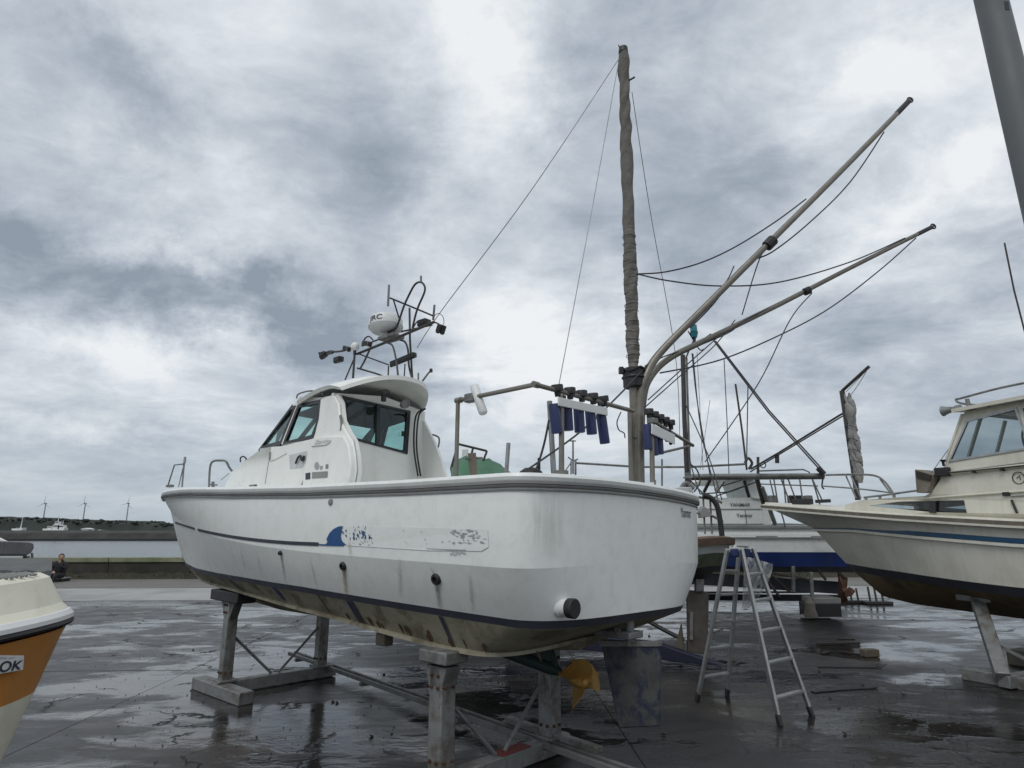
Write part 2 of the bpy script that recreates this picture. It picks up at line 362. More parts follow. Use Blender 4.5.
def lerpt(tab, x):
    if x <= tab[0][0]: return tab[0][1]
    for (a, b), (c, d) in zip(tab, tab[1:]):
        if x <= c: return b + (d - b) * (x - a) / (c - a)
    return tab[-1][1]
# ------------------------------------------------------------------ hull from level curves
class Level:
    def __init__(s, b0, bm, xm, xe, p, z, r=.35, bul=.08, n=3.2, tip=.03, crown=.03, q=1.0, ex=1.25):
        s.__dict__.update(b0=b0, bm=bm, xm=xm, xe=xe, p=p, z=z, r=r, bul=bul, n=n, tip=tip, crown=crown, q=q, ex=ex)
    def h(s, x):
        if x < s.xm: return s.b0 + (s.bm - s.b0) * math.sin(max(x, 0) / s.xm * math.pi / 2)
        t = min((x - s.xm) / (s.xe - s.xm), 1); return s.tip + (s.bm - s.tip) * (1 - t ** s.p) ** s.q
    def curve(s, NS=44, NC=16):     # port half: stem -> transom centre
        out_ = []
        for i in range(NS):
            t = i / NS; x = s.r + (s.xe - s.r) * ((1 - t) ** 1.25 if s.ex < 1.5 else 1 - t ** s.ex)
            out_.append(Vector((x, s.h(x), lerpt(s.z, x))))
        b = s.h(s.r)
        for i in range(NC + 1):
            th = math.pi / 2 * i / NC; y = b * max(math.cos(th), 0) ** (2 / s.n); x = s.r - (s.r + s.bul) * math.sin(th) ** (2 / s.n)
            if i == NC: y = 0
            out_.append(Vector((x, y, lerpt(s.z, max(x, 0)) + s.crown * (1 - (y / b) ** 2) * (i / NC))))
        return out_
def both(c): return c + [Vector((q.x, -q.y, q.z)) for q in reversed(c[:-1])]
def strip(F, A, B, rows=3, bow=0.0):
    g = []
    for k in range(rows + 1):
        t = k / rows; r = []
        for a, b in zip(A, B):
            q = a.lerp(b, t); o = bow * 4 * t * (1 - t); sgn = 1 if q.y > 0 else -1
            r.append(F.w(q.x, q.y + (o * sgn if abs(q.y) > .05 else 0), q.z))
        g.append(r)
    return g
def offs(curve, d, dz=0.0):       # offset a full plan curve outwards (curve: stem port -> transom -> stem starboard)
    n = len(curve); out_ = []
    for i, q in enumerate(curve):
        t = curve[min(i + 1, n - 1)] - curve[max(i - 1, 0)]; t.z = 0
        nn = Vector((-t.y, t.x, 0)); nn = nn.normalized() if nn.length > 1e-9 else Vector((0, 0, 0))
        # outward for a curve running port-bow -> aft : left of travel is starboard, so outward is the other side
        out_.append(Vector((q.x - nn.x * d, q.y - nn.y * d, q.z + dz)))
    return out_
def ringsweep(F, curve, prof, sgn=1):
    rows = [[F.w(*q) for q in offs(curve, sgn * o, z)] for o, z in prof]
    return MB().grid(rows, closed_v=True)
# ================================================================== THE SETTING
def struct(o): o['kind'] = 'structure'; return o
far = MB().add([(-9000, 27.5, -3.2), (9000, 27.5, -3.2), (9000, 12000, -3.2), (-9000, 12000, -3.2)], [(0, 1, 2, 3)]).build('harbour_bed', 'farstone', smooth=False); struct(far)
wat = MB().add([(-9000, 27.6, -1.5), (9000, 27.6, -1.5), (9000, 12000, -1.5), (-9000, 12000, -1.5)], [(0, 1, 2, 3)]).build('harbour_water', 'water', smooth=False); struct(wat)
base = MB().box((0, -10, -1.32), (70, 0, 0), (0, 37.4, 0), (0, 0, 1.29)).build('yard_ground', 'block', smooth=False); struct(base)
# concrete slabs of the yard, each its own piece with an open joint round it
sl_a = R(2.0); ex = Vector((math.cos(sl_a), math.sin(sl_a), 0)); ey = Vector((-math.sin(sl_a), math.cos(sl_a), 0))
SW, SD = 5.2, 4.5
org = Vector((0.6, 18.35, 0))
smesh = None
for i in range(-6, 11):
    for j in range(-6, 1):
        c = org + ex * ((i + .5) * SW) + ey * ((j - .5) * SD)
        if c.y < -4: continue
        rr = random.Random(i * 31 + j)
        hx, hy = SW / 2 - .006, SD / 2 - .006
        t1, t2 = rr.uniform(-.0006, .0006), rr.uniform(-.0006, .0006); z0 = rr.uniform(-.002, .002)
        tp = [c + ex * (a * hx) + ey * (b * hy) + Vector((0, 0, z0 + a * hx * t1 + b * hy * t2)) for a, b in ((-1, -1), (1, -1), (1, 1), (-1, 1))]
        MB().slab(tp, (0, 0, -.06)).build('concrete_slab', 'wet', base, smooth=False)
def gsheet(name, y0, y1, z, m, x0=-60, x1=60, n=60):
    rows = [[Vector((x0 + (x1 - x0) * i / n, y + (x0 + (x1 - x0) * i / n) * math.tan(sl_a), z)) for i in range(n + 1)] for y in (y0, y1)]
    return struct(MB().grid(rows).build(name, m, smooth=False))
M['pale'] = mat('pale_worn_concrete', (.30, .30, .29), .45, var=.2, vscale=.7, dirt=(.13, .128, .12), dscale=.5, damt=.55, bump=.2, stretch=(.4, 1, 1))
gsheet('wet_apron', 18.36, 22.3, .004, 'pale')
gsheet('quay_road', 22.3, 27.3, .010, 'road')
# low quay wall: cap, body, mossy footing, in lengths
wall = thing('quay_wall', 'low dark concrete quay wall with pale green mossy coping along the water', 'wall', (0, 26.9, 0))
def wl(x, dy, z): return Vector((x, 26.9 + x * math.tan(sl_a) + dy, z))
for i in range(-11, 12):
    x0, x1 = i * 3.2 + .01, (i + 1) * 3.2 - .01
    f = MB(); f.slab([wl(x0, 0, .0), wl(x0, .0, .62), wl(x0, .34, .62), wl(x0, .34, 0)], wl(x1, 0, 0) - wl(x0, 0, 0)); f.build('wall_panel', 'mortar', wall, smooth=False, bevel=.012)
    f = MB(); f.slab([wl(x0, -.05, .62), wl(x0, -.05, .80), wl(x0, .40, .80), wl(x0, .40, .62)], wl(x1, 0, 0) - wl(x0, 0, 0)); f.build('coping', 'cap', wall, smooth=False, bevel=.02)
rows = []
rng = random.Random(3)
for k, (dy, z) in enumerate(((-.55, .0), (-.40, .10), (-.20, .15), (.0, .20))):
    rows.append([wl(-36 + i * .25, dy + rng.uniform(-.06, .06) * (k in (0, 1)), z + rng.uniform(-.03, .05) * (k > 0)) for i in range(290)])
MB().grid(rows).build('mossy_footing', mat('mossy_footing', (.036, .032, .022), .95, var=.4, vscale=3, bump=.8, bscale=9, dirt=(.022, .028, .012), dscale=1.5, damt=.8), wall)
# weeds at the foot of the wall
gm = MB()
for i in range(2600):
    x = rng.uniform(-30, 12); q = wl(x, rng.uniform(-.62, -.2), .02 + rng.random() * .15); h = rng.uniform(.04, .14) * (1.6 if math.sin(x * 1.3) > .4 else .8); a = rng.uniform(0, 3.1)
    gm.add([q, q + Vector((math.cos(a) * .03, math.sin(a) * .03, 0)), q + Vector((rng.uniform(-.06, .06), rng.uniform(-.05, .05), h))], [(0, 1, 2)])
gm.build('weeds', mat('weeds', (.045, .05, .02), .8, var=.4, vscale=2), smooth=False, kind='stuff')
# far breakwater and wooded hills
def ridge(name, y, x0, x1, h, m, n=220, dep=80, seed=1, zb=-1.6, rough=1.0):
    r_ = random.Random(seed); ph = [r_.uniform(0, 6.28) for _ in range(8)]
    top = []
    for i in range(n + 1):
        t = i / n; x = x0 + (x1 - x0) * t
        k = sum(math.sin(t * (n * .04) * (1.7 ** q) + ph[q]) / (1.6 ** q) for q in range(7)) / 2.2
        top.append((x, h(x) * (1 + .10 * k * rough) + r_.uniform(-.03, .03) * h(x) * rough))
    rows = [[Vector((x, y, zb)) for x, _ in top], [Vector((x, y + dep * .15, zb + (t - zb) * .75)) for x, t in top],
            [Vector((x, y + dep * .4, t)) for x, t in top], [Vector((x, y + dep, zb)) for x, t in top]]
    return struct(MB().grid(rows).build(name, m, smooth=False))
ridge('far_hills', 760, -1600, 900, lambda x: 11 + 6 * math.exp(-((x + 620) / 130) ** 2) + (2 if x < -420 else 0), 'hill', seed=4, rough=.8, n=420)
ridge('breakwater', 246, -420, 300, lambda x: 2.3, 'farstone', n=500, dep=22, seed=9, rough=.35)
fb = MB().box((-60, 247, -1.2), (340, 0, 0), (0, 3, 0), (0, 0, .45)).build('breakwater_footing', 'black', smooth=False); struct(fb)
# tree clumps on the far hills: a mass nobody could count
tm_ = MB()
for i in range(3200):
    x = rng.uniform(-900, 150); y = 770 + rng.uniform(0, 20); hh = 11 + 6 * math.exp(-((x + 620) / 130) ** 2) + (2 if x < -420 else 0)
    z = hh * rng.uniform(.15, .98); r0 = rng.uniform(1.0, 2.8)
    tm_.lathe((x, y, z), (0, 0, 1), [(-r0 * .6, r0 * .5), (0, r0), (r0 * .5, r0 * .6), (r0 * .75, .05)], 6)
tm_.build('far_woodland', 'hill', smooth=False, kind='stuff')
# wind turbines
def turbine(px, label, rot):
    Y = 2600; bse = ony(px, 527, Y); hub = ony(px, 503.5, Y); hub.x = bse.x; r_ = 1.0
    t = thing('wind_turbine', label, 'wind turbine', (bse.x, Y, 0), 'wind turbines on the far shore')
    H = hub.z
    MB().tube([(bse.x, Y, -2), (bse.x, Y, H * .5), (bse.x, Y, H - 1)], [3.0, 2.4, 1.9], 12).build('tower', mt_t, t)
    MB().box((bse.x, Y - 1, H), (2.2, 0, 0), (0, 6, 0), (0, 0, 2.4)).build('nacelle', mt_t, t, bevel=.5)
    MB().lathe((bse.x, Y - 7, H), (0, -1, 0), [(-1, 2.0), (1.5, 1.6), (3, .3)], 12).build('hub', mt_t, t)
    for k in range(3):
        a = rot + k * 2 * math.pi / 3; d = Vector((math.sin(a), 0, math.cos(a))); sdv = Vector((d.z, 0, -d.x)); c = Vector((bse.x, Y - 8.5, H))
        MB().slab([c + d * 1 + sdv * 1.0, c + d * 8 + sdv * 1.1, c + d * 33 + sdv * .2, c + d * 33 - sdv * .15, c + d * 8 - sdv * .6, c + d * 1 - sdv * 1.0], (0, .6, 0)).build('blade', mt_t, t, smooth=False)
mt_t = mat('turbine_grey', (.28, .31, .34), .5, var=.05, vscale=.1)
turbine(42, 'leftmost of three grey wind turbines above the far wooded shore', .06)
turbine(82, 'middle of three grey wind turbines above the far wooded shore', .02)
turbine(125.5, 'rightmost of three grey wind turbines, nearest the moored bow', .25)
# ships and sheds beyond the breakwater
def farship(px0, px1, label, mast_h, cabins):
    Y = 262; a = ony(px0, 531, Y); b = ony(px1, 531, Y); c = (a + b) / 2; L = (b.x - a.x) / 2
    t = thing('moored_ship', label, 'ship', (c.x, Y, 0))
    z0 = 2.1
    MB().slab([(a.x, Y, z0 + .9), (a.x + .6, Y, z0 - 1), (b.x - .6, Y, z0 - 1), (b.x, Y, z0 + 1.3), (b.x - L * .4, Y, z0 + .7), (a.x + L * .4, Y, z0 + .7)], (0, 2.4, 0)).build('hull', 'gel', t, smooth=False)
    for (u, wd, h, z) in cabins:
        x = a.x + (b.x - a.x) * u; MB().box((x, Y + 1.2, z0 + .7 + z + h / 2), (wd / 2, 0, 0), (0, .9, 0), (0, 0, h / 2)).build('deckhouse', 'sheer', t, smooth=False)
        MB().box((x, Y + .28, z0 + .7 + z + h * .68), (wd / 2 * .8, 0, 0), (0, .03, 0), (0, 0, h * .12)).build('window_band', 'black', t, smooth=False)
    for (u, h) in mast_h:
        x = a.x + (b.x - a.x) * u; MB().tube([(x, Y + 1.2, z0), (x + .25, Y + 1.2, z0 + h)], [.22, .10], 6).build('mast', 'sheer', t)
farship(42, 64, 'white ship with bridge and mast moored beyond the breakwater', [(.55, 6.2), (.78, 4.0)], [(.58, 2.6, 1.8, 0), (.80, 2.4, 1.6, 0), (.58, 1.5, 1.2, 1.8), (.28, 1.6, 1.2, 0)])
farship(11, 22, 'small white boat with a single pale mast at far left of the breakwater', [(.62, 5.4)], [(.5, 1.5, .5, 0)])
p0 = ony(81, 531, 300); p1 = ony(89, 526, 300)
sh = thing('harbour_shed', 'small white shed beyond the breakwater right of the ship', 'shed', (p0.x, 300, 0))
MB().box(((p0.x + p1.x) / 2, 302, 1.5), (1.5, 0, 0), (0, 2, 0), (0, 0, 1.5)).build('wall', 'gelold', sh, smooth=False)
MB().slab([((p0.x + p1.x) / 2 - 1.8, 299.8, 2.9), ((p0.x + p1.x) / 2 + 1.8, 299.8, 2.9), ((p0.x + p1.x) / 2 + 1.8, 299.8, 3.1), ((p0.x + p1.x) / 2, 299.8, 3.5), ((p0.x + p1.x) / 2 - 1.8, 299.8, 3.1)], (0, 4.4, 0)).build('roof', 'sheer', sh, smooth=False)
for px, lab in ((94, 'low pale container left of two on the breakwater quay'), (101, 'low pale container right of two on the breakwater quay')):
    q = ony(px, 532, 268); c = thing('container', lab, 'container', (q.x, 268, 0), 'containers on the breakwater')
    MB().box((q.x, 268, 2.2), (1.3, 0, 0), (0, 1, 0), (0, 0, .5)).build('body', 'cap', c, smooth=False); MB().box((q.x, 266.95, 2.2), (.5, 0, 0), (0, .05, 0), (0, 0, .42)).build('door', 'gelold', c, smooth=False)
# ================================================================== MAIN BOAT
F1 = Frame((0.905, 5.07, 0), 41, 1.2)
boat = thing('fishing_boat', 'large white fishing boat on trestles with grey rub rail and torn blue hull decal', 'boat', tuple(F1.w(4, 0, 0)))
zS = [(0, 2.145), (1.2, 2.15), (2.5, 2.17), (3.9, 2.215), (4.6, 2.25), (5.4, 2.29), (6.5, 2.33), (8.7, 2.40)]
zK = [(0, 1.545), (1.2, 1.57), (2.3, 1.6), (3.2, 1.64), (3.8, 1.68), (4.4, 1.72), (5.2, 1.80), (5.7, 1.86), (6.3, 1.93), (8.2, 2.12)]
zC = [(0, 1.21), (.8, 1.235), (2, 1.275), (2.7, 1.30), (4, 1.32), (6, 1.33), (7, 1.36), (8.0, 1.46)]
zE = [(0, .95), (1, .965), (1.5, 1.0), (2.5, 1.075), (3.7, 1.13), (4.7, 1.16), (6.3, 1.17), (7.3, 1.27)]
LS = Level(1.29, 1.345, 3.2, 9.0, 2.0, zS, n=4.4, tip=.02)
LK = Level(1.29, 1.335, 3.0, 8.70, 1.72, zK, n=4.0, tip=.02)
LC = Level(1.10, 1.18, 2.5, 8.05, 1.75, zC, n=2.6, crown=.01)
LC2 = Level(1.07, 1.15, 2.5, 8.0, 1.75, [(x, z - .052) for x, z in zC], n=2.6, crown=.01, bul=.05)
LE = Level(.93, 1.0, 2.5, 7.6, 1.7, zE, r=.85, bul=-.42, n=3, crown=.05)
LKL = Level(.03, .03, 2.5, 7.3, 1.8, [(0, .90), (2, .84), (5, .86), (6.2, .95), (6.9, 1.15)], r=.95, bul=-.5, crown=0, tip=.02)
CS, CK, CC, CC2, CE, CKL = [both(l.curve()) for l in (LS, LK, LC, LC2, LE, LKL)]
CStop = CS; CSr = offs(CS, 0, -.055)
hm = MB(); hm.grid(strip(F1, CSr, CK, 4, .012), closed_u=True); hm.grid(strip(F1, CK, CC, 3, .012), closed_u=True)
hull = hm.build('hull', 'gel', boat, ang=25)
MB().grid(strip(F1, CC, CC2, 1), closed_u=True).build('boot_stripe', 'boot', boat)
bt = MB(); bt.grid(strip(F1, CC2, CE, 3), closed_u=True); bt.grid(strip(F1, CE, CKL, 3), closed_u=True); bt.build('hull_bottom', 'anti', boat, ang=25)
# spray-rail lip along the lower bottom edge
ringsweep(F1, CE, [(0, .0), (.03, -.005), (.03, -.03), (0, -.035)]).build('spray_rail', 'anti', boat)
ringsweep(F1, CS, [(.018, -.06), (.03, -.02), (.02, .0), (.0, .006), (-.12, .008), (-.14, -.01), (-.14, -.08), (0, -.08)]).build('gunwale', 'gel', boat)
ringsweep(F1, CS, [(.010, -.090), (.026, -.087), (.032, -.076), (.022, -.072), (.032, -.066), (.032, -.048), (.022, -.040), (.010, -.040), (.0, -.05), (.0, -.088)]).build('rub_rail', 'rail', boat)
ringsweep(F1, CS, [(.006, -.112), (.014, -.110), (.014, -.104), (.006, -.101)]).build('rail_trim', 'rail', boat)
inner = offs(CS, -.135)
MB().grid([[F1.w(q.x, q.y, q.z - .02) for q in inner], [F1.w(q.x, q.y, 1.68 if q.x < 2.6 else q.z - .10) for q in offs(inner, -.03)]], closed_u=True).build('bulwark', 'gel2', boat)
nn_ = len(inner) // 2
dk = MB(); rows = []
for i in range(nn_ + 1):
    a, b = inner[i], inner[-1 - i]
    if a.x > 2.5: rows.append([F1.w(a.x, a.y * (1 - 2 * k / 6), a.z - .05 + .04 * (1 - (1 - 2 * k / 6) ** 2)) for k in range(7)])
dk.grid(rows); dk.build('foredeck', 'gel2', boat)
rows = []
for i in range(nn_ + 1):
    a = inner[i]
    if a.x < 2.9: rows.append([F1.w(a.x, a.y, 1.72), F1.w(a.x, -a.y, 1.72)])
MB().grid(rows).build('cockpit_floor', 'gel2', boat)
q = [F1.w(2.55, y, z) for y, z in ((1.2, 1.7), (1.2, 2.14), (-1.2, 2.14), (-1.2, 1.7))]
MB().slab(q, F1.a * .04).build('cockpit_bulkhead', 'gel2', boat, smooth=False)
def side(x, z, off=.004):        # a point on the port topsides
    zs, zk, zc = lerpt(zS, x) - .055, lerpt(zK, x), lerpt(zC, x)
    if z >= zk: t = (z - zk) / (zs - zk); y = LK.h(x) + (LS.h(x) - LK.h(x)) * t + .012 * 4 * t * (1 - t)
    else: t = (z - zc) / (zk - zc); y = LC.h(x) + (LK.h(x) - LC.h(x)) * t + .012 * 4 * t * (1 - t)
    return F1.w(x, y + off, z)
def sidexz(px, py):
    y = 1.3
    for _ in range(60):
        q = F1.at(px, py, 1, y); l = F1.loc(side(min(max(q.x, -.2), 8), q.z, 0)); y = .6 * y + .4 * l.y
    return F1.at(px, py, 1, y)
def trp(y, z, off=.004):
    t = (z - lerpt(zK, 0)) / (lerpt(zS, 0) - .055 - lerpt(zK, 0)); t = min(max(t, 0), 1)
    tl = 0 if z >= lerpt(zK, 0) else (lerpt(zK, 0) - z) / (lerpt(zK, 0) - lerpt(zC, 0))
    A_, B_ = (LK, LS) if z >= lerpt(zK, 0) else (LK, LC); u = t if z >= lerpt(zK, 0) else tl
    def xx(L): b = L.h(L.r); return L.r - (L.r + L.bul) * max(1 - abs(y / b) ** L.n, 0) ** (1 / L.n)
    return F1.w(xx(A_) * (1 - u) + xx(B_) * u - off, y, z)
def sstrip(p0, p1, wd0, wd1, n=30, off=.005):     # tape strip on the side between two pixels' points, following the knuckle's sweep
    rows = [[], []]
    for i in range(n + 1):
        t = i / n; px = p0[0] + (p1[0] - p0[0]) * t; py = p0[1] + (p1[1] - p0[1]) * t
        q = sidexz(px, py); h = wd0 + (wd1 - wd0) * t
        rows[0].append(side(q.x, q.z + h / 2, off)); rows[1].append(side(q.x, q.z - h / 2, off))
    return rows
# black pinstripe: a curve of measured points
st = [(175, 522.5), (186, 526), (195, 528.8), (212, 533.0), (235, 537.2), (262, 540.6), (290, 542.9), (319, 544.2)]
def polystripe(pts, wd, name, m, off=.005):
    rows = [[], []]; dense = smoothpath([(a, b, 0) for a, b in pts], 6)
    for p in dense:
        q = sidexz(p.x, p.y); rows[0].append(side(q.x, q.z + wd / 2, off)); rows[1].append(side(q.x, q.z - wd / 2, off))
    return MB().grid(rows).build(name, m, boat)
polystripe(st[:3], .026, 'pinstripe', 'ink'); polystripe([(198, 529.8)] + st[3:], .030, 'pinstripe', 'ink')
polystripe([(319.5, 544.7), (330, 545.1), (344, 545.3)], .012, 'pinstripe', 'decalblue', .0055)
# torn decal : fin-shaped remnant, ragged flecks and the ghost of the strip behind it
def patch(pts, name, m, off=.005, parent=None):
    q = [sidexz(*p) for p in pts]; tri = tessellate_polygon([[Vector((a.x, a.z, 0)) for a in q]])
    return MB().add([side(a.x, a.z, off) for a in q], [tuple(t) for t in tri]).build(name, m, parent or boat, smooth=False)
patch([(327, 539), (330, 533), (334, 529), (339, 526.4), (343.5, 526), (341.5, 530), (341, 535), (342, 540), (344, 542.5), (347, 545), (326, 544.5), (328, 542)], 'fin_decal', 'decalblue', .006)
rg = random.Random(11)
def flecks(x0, x1, y0, y1, n, mx, my, name, m, off=.0065):
    b = MB()
    for _ in range(n):
        cx, cy = rg.uniform(x0, x1), rg.uniform(y0, y1); a, c = rg.uniform(.3, mx), rg.uniform(.3, my)
        pl = [(cx - a, cy - c * .4), (cx - a * .2, cy - c), (cx + a * rg.random(), cy - c * .2), (cx + a * .5, cy + c * .8), (cx - a * .5, cy + c * rg.random())]
        q = [sidexz(*p) for p in pl]; b.add([side(s_.x, s_.z, off) for s_ in q], [(0, 1, 2, 3, 4)])
    return b.build(name, m, boat, smooth=False, kind='stuff')
flecks(340, 347, 527, 536, 18, 1.4, 2.2, 'decal_flecks', 'decalblue')
flecks(350, 372, 531, 539, 34, 1.2, 2.6, 'decal_flecks', 'decalblue'); flecks(346, 374, 541, 545.5, 10, .9, .8, 'decal_flecks', 'decalblue', .0067)
flecks(350, 368, 526, 531, 8, .5, 1.8, 'decal_flecks', 'decalblue', .0069)
M['ghost'] = mat('decal_ghost_film', (.755, .775, .752), .34, var=.04, vscale=9, dirt=(.60, .62, .60), dscale=9, damt=.28)
patch([(347, 526.5), (420, 527.5), (488, 529.5), (489, 547), (482, 551), (430, 550.5), (347, 545.5)], 'decal_ghost', 'ghost', .0045)
flecks(452, 486, 530, 544, 46, 3.2, 1.5, 'decal_residue', 'decalgrey'); flecks(400, 452, 529, 548, 12, 1.2, .7, 'decal_residue', 'decalgrey', .0067)
patch([(427, 548.2), (452, 549.3), (467, 549.6), (467, 550.4), (452, 550.2), (427, 548.8)], 'decal_edge', 'decalgrey', .0075)
flecks(452, 466, 552, 555, 22, 2.4, .9, 'decal_residue', 'decalgrey', .0069)
# drains and their rust / water runs
def stain_mat(name, col, a, fade=False):
    m = bpy.data.materials.new(name); m.use_nodes = True; n = m.node_tree.nodes; t = NT(m.node_tree); b = n['Principled BSDF']
    b.inputs['Base Color'].default_value = (*col, 1); b.inputs['Roughness'].default_value = .6
    o = n.new('ShaderNodeTexCoord').outputs['UV']; u = t.sep(o)
    e = t.math('MULTIPLY', t.math('SINE', t.math('MULTIPLY', u[0], math.pi)), t.math('POWER', t.math('SUBTRACT', 1.0, u[1]), .5) if not fade else t.math('SINE', t.math('MULTIPLY', u[1], math.pi)))
    f = t.noise(t.mapping(n.new('ShaderNodeTexCoord').outputs['Object'], (30, 30, 3)), 1.5, 4)
    al = t.math('MULTIPLY', t.math('MULTIPLY', e, t.ramp(f, [(.25, .4), (.6, 1)])), a)
    t.l.new(al, b.inputs['Alpha']); return m
M['rustrun'] = stain_mat('rust_run', (.38, .27, .13), .95)
M['grime'] = stain_mat('grey_grime_run', (.22, .22, .19), .75)
M['grime2'] = stain_mat('pale_grime', (.40, .40, .36), .45, True)
M['darkrun'] = stain_mat('dark_run', (.03, .035, .05), 1.6)
def uvgrid(rows, name, m, parent):     # a skin with its own 0..1 coordinates
    o = MB().grid(rows).build(name, m, parent); me = o.data; uvl = me.uv_layers.new(name='UVMap'); nc = len(rows[0]); nr = len(rows)
    for lp in me.loops:
        vi = lp.vertex_index; uvl.data[lp.index].uv = ((vi % nc) / (nc - 1), (vi // nc) / (nr - 1))
    return o
def run(px0, py0, px1, py1, wpx, m, name='stain', off=.007, n=12):
    rows = []
    for i in range(n + 1):
        t = i / n; py = py0 + (py1 - py0) * t; px = px0 + (px1 - px0) * t; q = sidexz(px, py); hw = wpx * .0055
        rows.append([side(q.x + hw * (1 - 2 * k / 4), q.z, off) for k in range(5)])
    return uvgrid(rows, name, m, boat)
for (px, py, r_) in ((343.5, 565.5, .030), (436.5, 578.5, .036), (281, 552.5, .018)):
    q = sidexz(px, py); c = side(q.x, q.z, -.01); nrm = (F1.p * .97 - F1.k * .25).normalized()
    MB().lathe(c, nrm, [(0, r_ * 1.15), (.02, r_ * 1.15), (.032, r_ * .95), (.034, r_ * .6), (.012, r_ * .55)], 18).build('scupper', 'black', boat)
run(344, 569, 347, 596, 6, M['rustrun']); run(437, 582, 441, 611, 5, M['grime']); run(281.5, 554, 286, 583, 4, M['grime'], off=.0072); run(430, 566, 437, 577, 3, M['grime2'], off=.0068)
run(240, 545, 246, 574, 3, M['grime2'], off=.0068); run(256, 548, 262, 577, 2.5, M['grime2'], off=.0068); run(310, 556, 318, 590, 4, M['grime2'], off=.0068)
run(350, 540, 351, 557, 5, M['grime2'], off=.0062); run(400, 556, 401, 600, 5, M['grime2'], off=.0068); run(470, 570, 474, 615, 4, M['grime2'], off=.0068)
q = sidexz(331, 502); MB().lathe(side(q.x, q.z, 0), F1.p, [(0, .028), (.012, .026), (.016, .012)], 14).build('vent_fitting', 'rail', boat)
# grime on the rounded quarter
rows = []
for i in range(13):
    z = 2.08 - .5 * i / 12; rows.append([trp(y_, z, .006) for y_ in [1.235 - .30 * k / 10 for k in range(11)]])
uvgrid(rows, 'quarter_grime', stain_mat('quarter_grime', (.46, .46, .42), .24, True), boat)
# navy runs over the beige bottom
def bpoint(x, t, off=.006):
    a = Vector((x, LC2.h(x), lerpt(LC2.z, x))); b = Vector((x, LE.h(x), lerpt(LE.z, x))); q = a.lerp(b, t); return F1.w(q.x, q.y + off, q.z - off * .3)
for (x, wd, dp, m) in ((3.26, .10, .8, 'blue'), (1.98, .06, 1.0, 'boot'), (2.03, .03, 1.0, 'blue'), (.93, .045, 1.05, 'boot'), (4.45, .05, .9, 'boot'), (4.55, .03, .9, 'boot'), (2.45, .02, .9, 'boot'), (3.75, .02, .8, 'boot')):
    rows = [[bpoint(x + s_ * wd / 2 * (1 - .35 * t / 6), dp * t / 6) for s_ in (-1, 1)] for t in range(7)]
    MB().grid(rows).build('paint_run', m, boat)
for k in range(14):
    x = rg.uniform(.1, 2.2); t0 = rg.uniform(.55, .8); wd = rg.uniform(.015, .05)
    rows = [[bpoint(x + s_ * wd * math.sin(math.pi * (.15 + .85 * t / 4)), t0 + (1 - t0) * t / 4, .0065) for s_ in (-.5, .5)] for t in range(5)]
    MB().grid(rows).build('rust_blotch', 'rust', boat)
# transom lettering and exhaust
l0, l1 = F1.at(679.5, 517.5, 0, -.02), F1.at(694, 521, 0, -.02)
tx_w = abs(l1.y - l0.y)
textmesh('Yanmar', lambda u, v: trp(l0.y + .085 - u * tx_w * .86 / 3.3, l0.z + .002 + v * .115, .006), 'maker_name', 'ink', boat, 1.0, bold=.005)
ec = F1.at(563, 607.5, 0, .0); ed = (-F1.a * .85 + F1.p * .03 - F1.p * .0 + Vector((0, 0, .0))).normalized()
ex0 = trp(ec.y, ec.z, -.03)
MB().lathe(ex0, ed, [(0, .062), (.035, .062), (.04, .055), (.10, .055), (.105, .050)], 24).build('exhaust_pipe', 'sheer', boat)
MB().lathe(ex0 + ed * .095, ed, [(0, .062), (.045, .064), (.052, .058), (.050, .01)], 24).build('exhaust_flap', 'black', boat)
# running gear
c0 = F1.w(0.52, 0, .66)
sh0, sh1 = F1.w(1.9, 0, .90), F1.w(.40, 0, .64)
ax = (sh1 - sh0).normalized()
tube('propeller_shaft', [sh0, sh1], .022, 'bronze', boat)
MB().tube([F1.w(1.75, 0, .88), F1.w(1.3, 0, .80), F1.w(.78, 0, .72), F1.w(.70, 0, .70)], [.07, .06, .055, .03], 12).build('shaft_tube', 'darkgreen', boat)
MB().slab([F1.w(1.15, .02, .92), F1.w(.80, .02, .92), F1.w(.70, .02, .71), F1.w(.92, .02, .74)], F1.p * -.04).build('shaft_bracket', 'darkgreen', boat, bevel=.008)
hubc = F1.w(.50, 0, .655)
prop = MB().lathe(hubc - ax * .07, ax, [(0, .045), (.05, .05), (.12, .045), (.15, .02), (.17, .005)], 20).build('propeller', 'bronze', boat)
v0 = ax.orthogonal().normalized(); v1 = ax.cross(v0)
down = (Vector((0, 0, -1)) - ax * (-ax.z)).normalized(); side_ = ax.cross(down)
for k in range(3):
    a = R(-22) + k * 2 * math.pi / 3; d = down * math.cos(a) + side_ * math.sin(a); e = ax.cross(d)
    rows = []
    for i in range(9):
        t = i / 8; rr = .035 + .205 * t; wd = .035 + .085 * math.sin(math.pi * min(.15 + t * .80, 1)) ** .8; tw = R(62 - 34 * t)
        cvec = e * math.cos(tw) - ax * math.sin(tw)
        rows.append([hubc + d * (rr - .02 * abs(s_) * t) + cvec * wd * s_ * (1 if t < .98 else .35) for s_ in (-1, -.5, 0, .5, 1)])
    th = ax * .008
    b = MB().grid(rows); b.grid([[q + th for q in r] for r in rows]); b.grid([rows[-1], [q + th for q in rows[-1]]]); b.grid([[r[0] for r in rows], [r[0] + th for r in rows]]); b.grid([[r[-1] for r in rows], [r[-1] + th for r in rows]])
    b.build('blade', 'bronze', prop)
